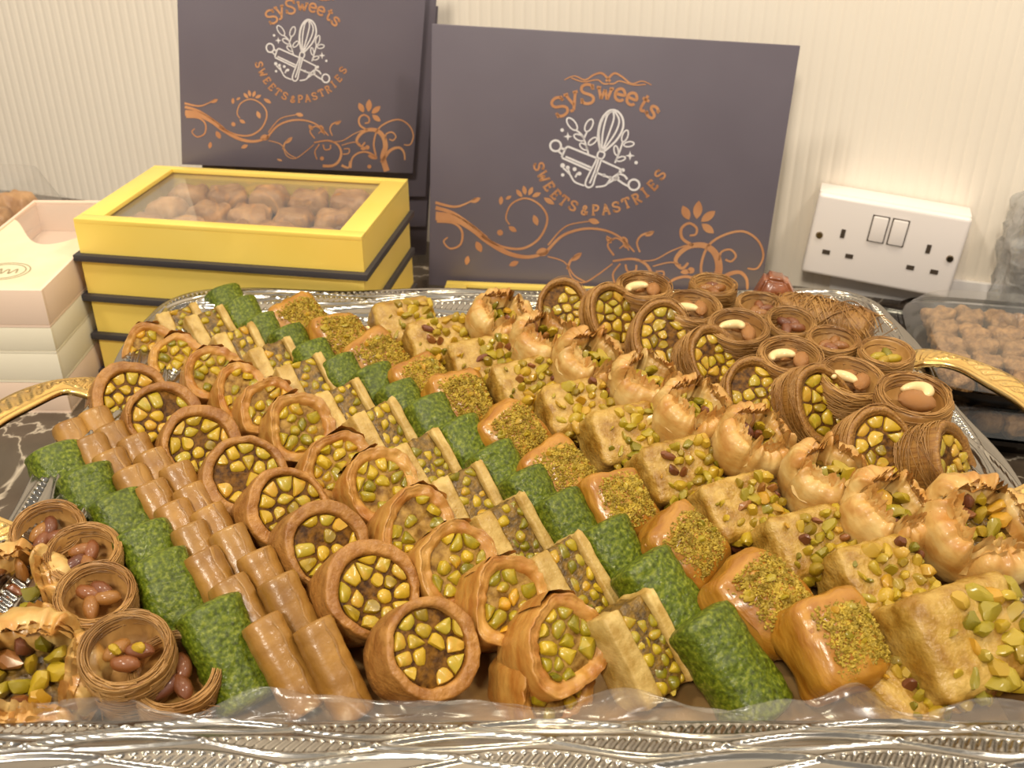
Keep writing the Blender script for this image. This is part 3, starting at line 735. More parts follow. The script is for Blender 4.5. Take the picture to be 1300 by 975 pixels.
# ------------------------------------------------------------------ nut meshes
def chunk(name, m, seed, stretch=(1, 1, 1), rough=.22, cut=True):
    r = random.Random(seed); bm = bmesh.new(); bmesh.ops.create_icosphere(bm, subdivisions=2, radius=1.0)
    pl = [(Vector((r.gauss(0, 1), r.gauss(0, 1), r.gauss(0, 1))).normalized(), r.uniform(.55, .85)) for _ in range(5)] if cut else []
    for v in bm.verts:
        p = v.co.copy(); p *= 1 + rough * nz3(p, 1.4, seed)
        for n, d in pl:
            q = p.dot(n)
            if q > d: p -= n * (q - d)
        v.co = Vector((p.x * stretch[0], p.y * stretch[1], p.z * stretch[2]))
    return tri_fix(name, bm, m, True, 32)
PIST = [chunk('pistachio_piece', 'pistachio', s, (1.15, .9, .75)) for s in range(7)]
PISTG = [chunk('pistachio_piece', 'pistachio_green', s + 20, (1.2, .9, .75), .3) for s in range(7)]
SKIN = [chunk('kernel_piece', 'kernel_skin', s + 40, (1.3, .8, .7), .25) for s in range(3)]
WHOLE = [chunk('pistachio_kernel', 'pistachio_green', s + 50, (1.5, .8, .75), .08, False) for s in range(2)]
WHOLES = [chunk('pistachio_kernel', 'kernel_skin', s + 60, (1.5, .85, .8), .1, False) for s in range(2)]
ALM = [chunk('almond', 'almond', s + 70, (1.55, 1.0, .7), .06, False) for s in range(2)]
def cashew_mesh(seed):
    V = []; n = 18; m = 12
    for i in range(n):
        t = i / (n - 1); a = -1.9 + 3.4 * t + .2
        c = Vector((math.cos(a) * .85, math.sin(a) * .85, 0)); rad = .50 * math.sin(PI * (0.04 + .92 * t)) ** .55 * (1.1 - .25 * t)
        nr = Vector((math.cos(a), math.sin(a), 0))
        for j in range(m):
            b = 2 * PI * j / m; V.append(c + nr * rad * math.cos(b) + Vector((0, 0, rad * .85 * math.sin(b))))
    Fc = []
    for i in range(n - 1):
        for j in range(m): Fc.append((i * m + j, (i + 1) * m + j, (i + 1) * m + (j + 1) % m, i * m + (j + 1) % m))
    Fc.append(tuple(range(m))); Fc.append(tuple((n - 1) * m + j for j in range(m))[::-1])
    return mesh('cashew', V, Fc, 'cashew')
CASH = cashew_mesh(1)

def poisson(rnd, n, dmin, sampler, tries=900):
    P = []
    for _ in range(tries):
        p = sampler()
        if p is None: continue
        if all((p - q).length > dmin for q in P):
            P.append(p)
            if len(P) >= n: break
    return P

def cells(rd, poly, pts, gap):
    out = []
    for i, p in enumerate(pts):
        P = [Vector((q[0], q[1])) for q in poly]; p2 = Vector((p[0], p[1]))
        for k, o in enumerate(pts):
            if k == i or not P: continue
            o2 = Vector((o[0], o[1])); mid = (p2 + o2) / 2; n = (o2 - p2).normalized(); Q = []
            for a in range(len(P)):
                A, B = P[a], P[(a + 1) % len(P)]; da, db = (A - mid).dot(n), (B - mid).dot(n)
                if da <= 0: Q.append(A)
                if da * db < 0: Q.append(A + (B - A) * (da / (da - db)))
            P = Q
        if len(P) < 3: continue
        c = sum(P, Vector((0, 0))) / len(P); mr = sum((q - c).length for q in P) / len(P)
        if mr < gap * 1.5: continue
        P = [c + (q - c) * (1 - gap / mr) * rd.uniform(.86, 1.04) for q in P]
        C = []
        for a in range(len(P)):
            A, B = P[a], P[(a + 1) % len(P)]; C += [A * .78 + B * .22, A * .22 + B * .78]
        out.append((c, [q - c for q in C]))
    return out
def cell_nut(rd, P, deep, dome, m):
    V, Fc = [], []; n = len(P)
    for sc, z in ((1.0, -deep), (1.0, -.0005), (.86, .0003)):
        for q in P: V.append((q.x * sc, q.y * sc, z + (rd.uniform(-.0002, .0002) if z > 0 else 0)))
    V.append((0, 0, dome))
    for k in range(2):
        for a in range(n): b = (a + 1) % n; Fc.append((k * n + a, k * n + b, (k + 1) * n + b, (k + 1) * n + a))
    for a in range(n): Fc.append((2 * n + a, 2 * n + (a + 1) % n, 3 * n))
    return mesh('pistachio_piece', V, Fc, m, True, 50)
# ------------------------------------------------------------------ pastry kinds: each returns a list of parts (name, mesh, matrix, kind)
def lathe(name, prof, m, seg=52, ell=1.0, amp=.03, seed=0, shape=None, zamp=.0, shift=(0, 0)):
    V = []; rm = max(q[0] for q in prof)
    for i in range(seg):
        a = 2 * PI * i / seg; c, s = math.cos(a), math.sin(a)
        sh = shape(a) if shape else 1.0
        for r, z in prof:
            k = sh * (1 + amp * noise.noise(Vector((c * 1.3 + seed * 5, s * 1.3, z * 60))) + amp * .5 * noise.noise(Vector((c * 5 + seed, s * 5, z * 150))))
            zz = z + (zamp * noise.noise(Vector((c * r * 260 + seed, s * r * 260, 3.3))) if z > .5 * max(q[1] for q in prof) else 0)
            V.append((r * c * k + (shift[0] if zz > .5 * prof[len(prof) // 2][1] and (r < .9 * rm) else 0), r * s * ell * k + (shift[1] if zz > .5 * prof[len(prof) // 2][1] and (r < .9 * rm) else 0), zz))
    return mesh(name, V, grid_faces(seg, len(prof)), m)

def round_roll(seed, r=.0255, t=.036, wall=.77, ell=1.0, m='crust', nn=17):
    rd = random.Random(seed); out = []; oa = rd.uniform(0, 6.28); om = rd.uniform(.02, .09) * r; off = (om * math.cos(oa), om * math.sin(oa))
    prof = [(.0001, 0), (.88 * r, .0), (.97 * r, .003), (r, .35 * t), (1.01 * r, .7 * t), (r, t - .0022), (.992 * r, t - .0008), (.975 * r, t - .0001), (.93 * r, t), (.86 * r, t + .0001), ((wall + .06) * r, t), ((wall + .015) * r, t - .0004), (wall * r, t - .0012), ((wall - .03) * r, t - .006)]
    out.append(('pastry_shell', lathe('pastry_shell', prof, m, 72, ell, .055, seed, zamp=.0007, shift=off), Matrix.Identity(4), None))
    R = wall * r
    out.append(('filling', lathe('filling', [(R * 1.03, t - .0042), (R * .92, t - .0026), (R * .6, t - .0022), (R * .3, t - .0024), (.0001, t - .0022)], 'syrup', 30, ell, .02, seed + 4, zamp=.0010), T(off[0], off[1], 0), None))
    q0 = r / .0255
    def smp():
        a = rd.uniform(0, 2 * PI); q = math.sqrt(rd.uniform(0, 1)) * (R - .0018 * q0); return Vector((q * math.cos(a), q * ell * math.sin(a), 0))
    pts = poisson(rd, nn, .0068 * q0, smp, 3000)
    poly = [((R * .97) * math.cos(a * PI / 14), (R * .97) * ell * math.sin(a * PI / 14)) for a in range(28)]
    cl = cells(rd, poly, pts, .0006)
    for k, (c, P) in enumerate(cl):
        if rd.random() < .10: continue
        out.append(('pistachio_piece', cell_nut(rd, P, .003, rd.uniform(.0004, .0011), 'pistachio'), T(c.x + off[0], c.y + off[1], t - .0006 - rd.uniform(0, .0012)) @ Rx(rd.gauss(0, .10)) @ Ry(rd.gauss(0, .10)), None))
    return out

def dshape(pts):
    P = catmull([(x, y, 0) for x, y in pts], 20, True)
    ang = [(math.atan2(p.y, p.x) % (2 * PI), p.length) for p in P]; ang.sort()
    def f(a):
        a %= 2 * PI
        for i in range(len(ang)):
            a0, r0 = ang[i - 1]; a1, r1 = ang[i]
            if i == 0: a0 -= 2 * PI
            if a0 <= a <= a1: return r0 + (r1 - r0) * (a - a0) / max(1e-6, a1 - a0)
        return ang[0][1]
    return f
def flaky_roll(seed, r=.0215, t=.034):
    rd = random.Random(seed); out = []
    j = lambda v: v + rd.uniform(-.08, .08)
    f = dshape([(j(-1.12), j(-.62)), (j(-.25), j(-.95)), (j(.55), j(-.92)), (j(1.0), j(-.35)), (j(.98), j(.35)), (j(.5), j(.88)), (j(-.2), j(.92)), (j(-.82), j(.45))])
    prof = [(.0001, 0), (.9 * r, 0), (.98 * r, .003), (r, .5 * t), (1.02 * r, t - .004), (r, t - .0008), (.975 * r, t + .0006), (.95 * r, t - .0006), (.91 * r, t + .0002), (.87 * r, t - .0009), (.80 * r, t - .0002), (.75 * r, t - .0012), (.70 * r, t - .0018), (.64 * r, t - .005)]
    out.append(('filo_wrap', lathe('filo_wrap', prof, 'flaky', 64, 1, .09, seed, f, .0022), Matrix.Identity(4), None))
    R = .72 * r
    out.append(('filling', lathe('filling', [(R * 1.02, t - .0036), (R * .7, t - .0026), (R * .35, t - .0022), (.0001, t - .0024)], 'flaky_cut', 30, 1, .03, seed + 2, f, .002), Matrix.Identity(4), None))
    def smp():
        a = rd.uniform(0, 2 * PI); q = math.sqrt(rd.uniform(0, 1)) * (R - .001) * f(a); return Vector((q * math.cos(a), q * math.sin(a), 0))
    pts = poisson(rd, 15, .0058, smp, 2500)
    poly = [(R * f(a * PI / 14) * math.cos(a * PI / 14), R * f(a * PI / 14) * math.sin(a * PI / 14)) for a in range(28)]
    for c, P in cells(rd, poly, pts, .0007):
        if rd.random() < .2: continue
        out.append(('pistachio_piece', cell_nut(rd, P, .003, rd.uniform(.0006, .0016), 'pistachio_green'), T(c.x, c.y, t - .0010 + rd.uniform(-.001, .0008)) @ Rx(rd.gauss(0, .25)) @ Ry(rd.gauss(0, .25)), None))
    # one loose flake curling off the side
    V = []; n = 12; a0 = rd.uniform(.2, 1.4)
    for i in range(n):
        a = a0 + 1.1 * i / n
        for q, z in ((1.03, t * .35), (1.06, t * .7), (1.05 + .03 * math.sin(i), t + .0015 * math.sin(i * 1.7))):
            k = r * q * f(a); V.append((k * math.cos(a), k * math.sin(a), z))
    out.append(('filo_flake', mesh('filo_flake', V, grid_faces(n, 3, False), 'flaky'), Matrix.Identity(4), None))
    return out

def pale_slab(seed, sx=.036, sy=.050, t=.027):
    rd = random.Random(seed); out = []
    wl, wr = sx * .34, sx * .19; wm = sx - wl - wr
    out.append(('pastry_layer', rbox('pastry_layer', wl, sy, t * .96, .002, 'pale', 9, .0010, 300, seed), T(-sx / 2 + wl / 2, 0, 0), None))
    out.append(('pastry_layer', rbox('pastry_layer', wr, sy, t * 1.04, .0018, 'pale', 9, .0014, 300, seed + 5), T(sx / 2 - wr / 2, 0, 0), None))
    out.append(('filling', rbox('filling', wm * 1.05, sy * .97, t * .93, .002, 'paste', 9, .0016, 260, seed + 9), T(-sx / 2 + wl + wm / 2, 0, 0), None))
    def smp(): return Vector((-sx / 2 + wl + rd.uniform(.05, .95) * wm, rd.uniform(-.46, .46) * sy, 0))
    x0, x1, yy = -sx / 2 + wl - .0015, sx / 2 - wr, sy * .48
    for c, P in cells(rd, [(x0, -yy), (x1, -yy), (x1, yy), (x0, yy)], poisson(rd, 24, .0056, smp, 3000), .0006):
        if rd.random() < .15: continue
        out.append(('pistachio_piece', cell_nut(rd, P, .003, rd.uniform(.0008, .002), 'pistachio_green'), T(c.x, c.y, t * .95 + rd.uniform(-.001, .0006)) @ Rx(rd.gauss(0, .25)) @ Ry(rd.gauss(0, .25)), None))
    for k in range(5):
        s = rd.uniform(.0026, .0036)
        out.append(('pistachio_piece', rd.choice(PISTG), T(-sx / 2 + wl + rd.uniform(.1, .9) * wm, -sy * .48, t * (k + .6) / 5.6) @ rrot(rd) @ S3(s * 1.1, s, s * .9), None))
    return out

def capsule(name, L, r, m, flat=1.0, seed=0, seg=28, amp=.03, endr=.25, nl=16):
    """roll lying along y, lowest line at z = 0; ends squared off with a rounded edge"""
    prof = [(.0001, -.5), (.6, -.498), (1 - endr * .5, -.485), (.97, -.46)] + [(1.0 + .015 * math.sin(k * 2.1 + seed), -.43 + .86 * k / (nl - 1)) for k in range(nl)] + [(.97, .46), (1 - endr * .5, .485), (.6, .498), (.0001, .5)]
    V = []
    for i in range(seg):
        a = 2 * PI * i / seg; c, s = math.cos(a), math.sin(a)
        # slightly squared section
        k0 = (abs(c) ** 3 + abs(s) ** 3) ** (-1 / 3)
        k0 = 1 + (k0 - 1) * .6
        for q, y in prof:
            y2 = y * L; n1 = 1 + amp * noise.noise(Vector((c * 1.2 + seed * 3, s * 1.2, y2 * 50))) + amp * .8 * noise.noise(Vector((c * 4 + seed, s * 4, y2 * 180)))
            V.append((r * q * k0 * c * n1, y2, r * flat * (q * k0 * s * n1 + 1)))
    return mesh(name, V, grid_faces(seg, len(prof))[::1], m)
def green_roll(seed, L=.054, r=.0165): return [('pistachio_dough', capsule('pistachio_dough', L, r, 'green', .86, seed, 30, .07, .45), Matrix.Identity(4), None)]
def cigar(seed, L=.052, r=.0105):
    out = [('rolled_pastry', capsule('rolled_pastry', L, r, 'cigar', .95, seed, 26, .035, .12), Matrix.Identity(4), None)]
    V = []; n = 20; NV = 3                      # the overlapping edge of the pastry sheet
    for i in range(n):
        y = -L * .47 + L * .94 * i / (n - 1); w = .0006 * math.sin(i * .9 + seed)
        for q, h in ((.62, 1.72), (.30, 2.03), (.22, 2.00)): V.append((r * q + w, y, r * .95 * h))
    out.append(('sheet_edge', mesh('sheet_edge', V, grid_faces(n, NV, False), 'cigar'), Matrix.Identity(4), None))
    return out

def chips(name, n, seed, surf, m, s0, s1):
    rd = random.Random(seed); V, Fc = [], []
    for _ in range(n):
        p = surf(rd); s = rd.uniform(s0, s1); R = rrot(rd).to_3x3(); o = len(V)
        for q in ((1, 0, 0), (-1, 0, 0), (0, 1, 0), (0, -1, 0), (0, 0, .6), (0, 0, -.6)):
            V.append(p + R @ (Vector(q) * s * rd.uniform(.7, 1.2)))
        for a, b, c in ((0, 2, 4), (2, 1, 4), (1, 3, 4), (3, 0, 4), (2, 0, 5), (1, 2, 5), (3, 1, 5), (0, 3, 5)): Fc.append((o + a, o + b, o + c))
    return mesh(name, V, Fc, m, smooth=False)
def amber_pillow(seed, sx=.044, sy=.046, t=.033):
    rd = random.Random(seed); out = []
    out.append(('pastry_body', rbox('pastry_body', sx, sy, t, .011, 'amber', 12, .0028, 70, seed), Matrix.Identity(4), None))
    # overlapping top sheet
    V = []; n = 16
    for i in range(n):
        for j in range(8):
            u, v = i / (n - 1) * 2 - 1, j / 7 * 2 - 1
            V.append((u * sx * .44, v * sy * .40 + .002 * math.sin(u * 5 + seed), t + .0012 - .006 * (abs(u) ** 4 + abs(v) ** 4) + .0007 * math.sin(u * 9 + v * 7 + seed)))
    out.append(('top_sheet', mesh('top_sheet', V, grid_faces(n, 8, False), 'amber'), Matrix.Identity(4), None))
    def surf(r):
        while True:
            u, v = r.uniform(-1, 1) * r.uniform(.6, 1), r.uniform(-1, 1) * r.uniform(.6, 1)
            if abs(u) < .85 and abs(v) < .85: break
        return Vector((u * sx * .46, v * sy * .44, t + .0016 - .006 * (abs(u) ** 4 + abs(v) ** 4)))
    out.append(('pistachio_powder', chips('pistachio_powder', 1300, seed, surf, 'powder', .0005, .0014), Matrix.Identity(4), 'stuff'))
    for k in range(5):
        p = surf(rd); s = rd.uniform(.0018, .0028)
        out.append(('pistachio_piece', rd.choice(PISTG), T(p) @ rrot(rd) @ S3(s * 1.2, s, s * .8), None))
    return out

def nut_block(seed, sx=.046, sy=.038, t=.036, nn=60):
    rd = random.Random(seed); out = []
    out.append(('semolina_block', rbox('semolina_block', sx, sy, t, .0055, 'semolina', 15, .0016, 160, seed), Matrix.Identity(4), None))
    x0 = rd.uniform(-.20, -.05)
    def smp():
        w = rd.random()
        if w < .60:      # upper face, the half away from the plain end
            return Vector((sx * rd.uniform(x0, .46), sy * rd.uniform(-.48, .36), t + .0002))
        if w < .80: return Vector((sx * .5, sy * rd.uniform(-.45, .4), t * rd.uniform(.35, .95)))
        return Vector((sx * rd.uniform(-.3, .45), -sy * .5, t * rd.uniform(.25, .95)))
    for k, p in enumerate(poisson(rd, nn, .0054, smp, 4000)):
        s = rd.uniform(.0032, .0048); src = SKIN if rd.random() < .11 else (PISTG if rd.random() < .5 else PIST)
        out.append(('kernel_piece' if src is SKIN else 'pistachio_piece', rd.choice(src), T(p) @ rrot(rd) @ S3(s * 1.1, s, s), None))
    for k in range(4):
        s = rd.uniform(.0018, .003); p = Vector((sx * rd.uniform(-.42, -.1), sy * rd.uniform(-.4, .4), t + .0002))
        out.append(('pistachio_piece', rd.choice(PISTG), T(p) @ rrot(rd) @ S3(s * 1.2, s, s * .6), None))
    return out

def basket(seed, r=.0225, nn=8, dark=.12):
    """filo square folded up into an open basket: four puffed sides with ragged edges around a nut heart"""
    rd = random.Random(seed); out = []
    NU = 132; V = []
    j1 = [rd.uniform(.88, 1.12) for _ in range(4)]
    def lobe(a):
        m = abs(math.cos(2 * a)) ** .45; k = int(((a + PI / 4) % (2 * PI)) // (PI / 2)) % 4
        tip = math.exp(-((abs(math.cos(2 * a)) - .38) / .22) ** 2)
        jag = noise.noise(Vector((math.cos(a) * 4 + seed * 3, math.sin(a) * 4, 1.7)))
        h = .0235 + .0075 * m * j1[k] + .0045 * tip * (1 + jag) + .0012 * jag
        return m, h, r * (.90 + .17 * m * j1[k]), r * (.80 - .36 * m * j1[k])
    for i in range(NU):
        a = 2 * PI * i / NU; m, h, R, Rin = lobe(a)
        for q, z in ((.0001, 0), (.62 * R, 0), (.86 * R, .003), (.97 * R, .30 * h), (1.0 * R, .58 * h), (.97 * R, .80 * h), (.89 * R, .94 * h), (.78 * R, 1.0 * h), (max(Rin + .10 * r, .3 * R), .985 * h), (Rin, .90 * h), (Rin - .03 * r, .62 * h), (.28 * r, .60 * h)):
            n1 = noise.noise(Vector((math.cos(a) * 2.0 + seed * 2, math.sin(a) * 2.0, z * 90))); n2 = noise.noise(Vector((math.cos(a) * 6 + seed, math.sin(a) * 6, z * 160)))
            w = 1 + .07 * n1 + .035 * n2; V.append((q * w * math.cos(a), q * w * math.sin(a), z * (1 + .05 * n2)))
    out.append(('filo_case', mesh('filo_case', V, grid_faces(NU, 12), 'filo'), Matrix.Identity(4), None))
    for layer in range(3):
        V = []
        for i in range(NU):
            a = 2 * PI * i / NU; m, h, R, Rin = lobe(a + .10 * layer)
            jg = noise.noise(Vector((math.cos(a) * 5 + seed, math.sin(a) * 5, layer * 3.3))) + .7 * noise.noise(Vector((math.cos(a) * 13 + seed, math.sin(a) * 13, layer * 1.9)))
            top = h * (1.03 + .03 * layer) + .0050 * max(-.5, jg)
            for q, z in ((.96, .62 * h), (.55, .85 * h), (.40, .97 * h), (.34 - .05 * layer, top)):
                R2 = Rin + (R - Rin) * (q - .10 * layer); w = 1 + .05 * noise.noise(Vector((math.cos(a) * 4 + seed, math.sin(a) * 4, layer + z * 80)))
                V.append((R2 * w * math.cos(a), R2 * w * math.sin(a), z))
        out.append(('filo_leaf', mesh('filo_leaf', V, grid_faces(NU, 4), 'filo', True, 50), Matrix.Identity(4), None))
    zf = .0225
    out.append(('filling', lathe('filling', [(r * .72, zf - .006), (r * .55, zf - .001), (r * .3, zf - .001), (.0001, zf)], 'paste', 24, 1, .05, seed, None, .002), Matrix.Identity(4), None))
    def smp():
        a = rd.uniform(0, 2 * PI); q = math.sqrt(rd.uniform(0, 1)) * r * .50; return Vector((q * math.cos(a), q * math.sin(a), 0))
    for p in poisson(rd, nn, .0056, smp):
        s = rd.uniform(.0034, .0050); src = SKIN if rd.random() < dark else PISTG
        out.append(('pistachio_piece' if src is PISTG else 'kernel_piece', rd.choice(src), T(p.x, p.y, zf + .0022) @ rrot(rd) @ S3(s * 1.1, s, s * .9), None))
    return out

def tube_add(V, Fc, P, rad, ns=3):
    o = len(V); n = len(P)
    for i, p in enumerate(P):
        d = (P[min(n - 1, i + 1)] - P[max(0, i - 1)])
        if d.length < 1e-9: d = Vector((1, 0, 0))
        d.normalize(); u = d.orthogonal().normalized() if abs(d.z) > .9 else d.cross(Vector((0, 0, 1))).normalized(); w = d.cross(u)
        for k in range(ns):
            a = 2 * PI * k / ns; V.append(p + (u * math.cos(a) + w * math.sin(a)) * rad)
    for i in range(n - 1):
        for k in range(ns): Fc.append((o + i * ns + k, o + i * ns + (k + 1) % ns, o + (i + 1) * ns + (k + 1) % ns, o + (i + 1) * ns + k))

def nest(seed, fill, r=.0235, t=.040):
    rd = random.Random(seed); out = []
    wall = .82; depth = .018
    prof = [(.0001, 0), (.80 * r, 0), (.90 * r, .003), (.97 * r, .3 * t), (1.0 * r, .7 * t), (.985 * r, t - .002), (.93 * r, t), ((wall + .06) * r, t - .0004), (wall * r, t - .002), ((wall - .02) * r, t - depth), (.0001, t - depth - .001)]
    out.append(('dough_cup', lathe('dough_cup', prof, 'strand', 44, 1, .05, seed, None, .0010), Matrix.Identity(4), None))
    V, Fc = [], []
    for k in range(95):
        z0 = rd.uniform(.03, .98) * t; a0 = rd.uniform(0, 6.28); span = rd.uniform(1.2, 4.6); sl = rd.gauss(0, .0035); n = max(8, int(span * 6))
        ph = rd.uniform(0, 6); bul = rd.uniform(-.2, 1.0)
        P = []
        for i in range(n):
            u = i / (n - 1); z = z0 + sl * (u - .5) * span + .0008 * math.sin(u * 7 + ph); z = max(.0008, min(t + .0006, z))
            R = r * (.90 + .105 * min(1, z / (.4 * t)) - .04 * max(0, z / t - .9) * 10 * .5) + .0003 + .0004 * bul + .0006 * (u - .5) ** 2 * rd.uniform(0, 3)
            P.append(Vector((R * math.cos(a0 + u * span), R * math.sin(a0 + u * span), z)))
        tube_add(V, Fc, P, rd.uniform(.00030, .00055))
    for k in range(36):         # over the rim and down inside
        a0 = rd.uniform(0, 6.28); span = rd.uniform(1.0, 4.0); n = int(span * 6) + 4; R0 = rd.uniform(wall, .98) * r; ph = rd.uniform(0, 6)
        inner = rd.random() < .45; zz0 = t - rd.uniform(.001, .008)
        P = []
        for i in range(n):
            u = i / (n - 1)
            if inner: P.append(Vector(((wall - .005) * r * math.cos(a0 + u * span), (wall - .005) * r * math.sin(a0 + u * span), zz0 + .001 * math.sin(u * 5 + ph))))
            else: R = R0 + .0008 * math.sin(u * 6 + ph); P.append(Vector((R * math.cos(a0 + u * span), R * math.sin(a0 + u * span), t + .0004 + .0005 * math.sin(u * 9 + ph))))
        tube_add(V, Fc, P, rd.uniform(.0003, .0005))
    for k in range(7):          # stray ends
        a = rd.uniform(0, 6.28); z = rd.uniform(.2, .95) * t; d = Vector((math.cos(a + rd.uniform(.6, 1.2)), math.sin(a + rd.uniform(.6, 1.2)), rd.uniform(-.6, .8))).normalized()
        p0 = Vector((r * math.cos(a), r * math.sin(a), z)); L = rd.uniform(.003, .008)
        tube_add(V, Fc, [p0 + d * L * q + Vector((0, 0, -.2 * L * q * q)) for q in (0, .25, .5, .75, 1)], .00035)
    out.append(('dough_strands', mesh('dough_strands', V, Fc, 'strand'), Matrix.Identity(4), 'stuff'))
    zt = t - depth + .0065
    def put(name, me, x, y, z, s, rz_, rx_=0, ry_=0): out.append((name, me, T(x, y, z) @ Rz(rz_) @ Rx(rx_) @ Ry(ry_) @ S3(s, s, s), None))
    if fill == 'cashew':
        put('cashew', CASH, -.0055, .001, zt + .0100, .0092, rd.uniform(1.0, 2.4), rd.uniform(-.3, .3), .35)
        put('almond', ALM[seed % 2], .0075, -.003, zt + .0070, .0062, rd.uniform(.4, 1.6), .25)
        put('almond', ALM[(seed + 1) % 2], .003, .008, zt + .0050, .0060, rd.uniform(-.4, .9), -.2)
    elif fill == 'almond':
        put('almond', ALM[0], .001, -.003, zt + .0085, .0078, rd.uniform(-.3, .3), .25)
        put('cashew', CASH, .000, .004, zt + .0095, .0098, rd.uniform(.2, .8), -.3)
    elif fill == 'pistachio':
        for i in range(4):
            a = i * 1.6 + rd.random(); put('pistachio_kernel', WHOLE[i % 2], .0065 * math.cos(a), .0065 * math.sin(a), zt + .005, .0056, rd.uniform(0, 6), rd.uniform(-.3, .3))
    elif fill == 'dark':
        for i in range(4):
            a = i * 1.6 + rd.random(); put('pistachio_kernel', (WHOLES + WHOLES)[i], .0065 * math.cos(a), .0065 * math.sin(a), zt + .005, .0058, rd.uniform(0, 6), rd.uniform(-.3, .3))
    else:           # red skinned kernels with cut green ends
        for i in range(3):
            a = i * 2.1 + rd.random(); put('pistachio_kernel', WHOLES[i % 2], .006 * math.cos(a), .006 * math.sin(a), zt + .007, .0054, rd.uniform(0, 6), rd.uniform(-.3, .3))
        for i in range(2):
            a = i * 3 + rd.random(); put('pistachio_piece', PIST[i], .006 * math.cos(a), .006 * math.sin(a), zt + .011, .0036, rd.uniform(0, 6))
    return out

# ------------------------------------------------------------------ placing
def place(name, parts, mx, label, cat, group):
    root = ob(name, None, mx=mx, label=label, cat=cat, group=group)
    for n, me, lm, kd in parts: ob(n, me, root, lm, kind=kd)
    return root
ORD = ['first', 'second', 'third', 'fourth', 'fifth', 'sixth', 'seventh', 'eighth', 'ninth', 'tenth', 'eleventh', 'twelfth', 'thirteenth', 'fourteenth', 'fifteenth', 'sixteenth']
ROW = math.radians(41)          # the rows run back and to the side
jit = random.Random(11)
def lean_mx(px, py, z, face, tilt=45, az=None, spin=0, sc=1.0, flat=1.0, j=3):
    """face centre seen at (px, py) at height z; the piece leans back by tilt; `face` is the height of its face over its base"""
    P = at(px, py, z); a = ROW if az is None else az
    R = Rz(a + math.radians(jit.uniform(-j, j))) @ Rx(math.radians(tilt + jit.uniform(-j, j))) @ Rz(spin)
    return T(P) @ R @ T(0, 0, -face * sc) @ S3(sc, sc, sc)
def row(name, kinds, pts, z, face, tilt, lab, cat, grp, spin=None, sc=None, az=None, j=3):
    n = len(pts)
    for i, p in enumerate(pts):                     # listed from the back to the front
        zz = p[2] if len(p) > 2 else z
        s = (sc(i) if sc else 1.0) * jit.uniform(.97, 1.03)
        a = (az(i) if az else None)
        place(name, kinds[i % len(kinds)], lean_mx(p[0], p[1], zz, face, tilt(i) if callable(tilt) else tilt, a, spin(i) if spin else 0, s, j=j), lab % ORD[n - 1 - i], cat, grp)

rolls = [round_roll(s) for s in range(4)]
row('pistachio_roll', rolls, [(167, 503), (211, 530), (258, 561), (314, 604), (368, 645), (417, 690), (475, 746), (551, 822)], .110, .036, 46,
    '%s round pistachio roll from the plastic film in the row beside the caramel cigars', 'pastry', 'round pistachio rolls beside the caramel cigars', spin=lambda i: i * 1.9)

cig = [cigar(s) for s in range(4)]
row('cigar_pastry', cig, [(106, 574), (135, 597), (162, 616), (189, 638), (218, 660), (244, 686), (265, 716), (287, 750), (324, 788), (368, 840)], .100, .020, 42,
    '%s caramel cigar from the plastic film, in the column touching the green rolls', 'pastry', 'caramel cigar pastries')
row('cigar_pastry', cig[::-1], [(140, 560), (163, 579), (190, 596), (214, 616), (245, 634), (266, 661), (291, 689), (316, 721), (353, 752), (384, 788), (432, 848)], .100, .020, 42,
    '%s caramel cigar from the plastic film, in the column touching the round rolls', 'pastry', 'caramel cigar pastries')

greens = [green_roll(s) for s in range(4)]
row('green_roll', greens, [(88, 612), (128, 640), (170, 674), (206, 716), (228, 758), (298, 826)], .100, .027, 44,
    '%s green roll from the plastic film in the short row beside the caramel cigars', 'pastry', 'green pistachio rolls, short row')
row('green_roll', greens, [(300, 393), (322, 409), (348, 431), (384, 446), (414, 466), (450, 484), (494, 500), (526, 521), (566, 545), (609, 574), (656, 607), (695, 642), (741, 673), (803, 714), (868, 762), (948, 838)], .100, .027,
    lambda i: 44 if i < 14 else 38, '%s green roll from the plastic film in the long row beside the pale slabs', 'pastry', 'green pistachio rolls, long row',
    sc=lambda i: .92 if i < 8 else (1.0 if i < 14 else 1.1))

flk = [flaky_roll(s) for s in range(5)]
row('flaky_roll', flk, [(190, 440), (226, 452), (271, 470), (307, 493), (345, 513), (382, 540), (434, 588), (484, 612), (533, 664), (582, 712), (651, 760), (720, 812)], .106, .034, 44,
    '%s flaky folded roll from the plastic film, between round rolls and pale slabs', 'pastry', 'flaky folded pistachio rolls', spin=lambda i: (-.2, .1, -.1, .25)[i % 4], sc=lambda i: .93 if i < 5 else 1.04)
place('flaky_roll', flk[2], lean_mx(708, 872, .085, .034, 60), 'flaky folded roll lying under the front one, half hidden by the plastic film', 'pastry', 'flaky folded pistachio rolls')

slabs = [pale_slab(s) for s in range(4)]
row('pistachio_slab', slabs, [(240, 424), (276, 424), (314, 450), (360, 470), (400, 495), (450, 528), (497, 556), (553, 598), (606, 645), (664, 690), (738, 742), (828, 822)], .100, .027, 44,
    '%s pale pistachio slab from the plastic film beside the long green row', 'pastry', 'pale pistachio slabs', sc=lambda i: .94 if i < 4 else 1.0)

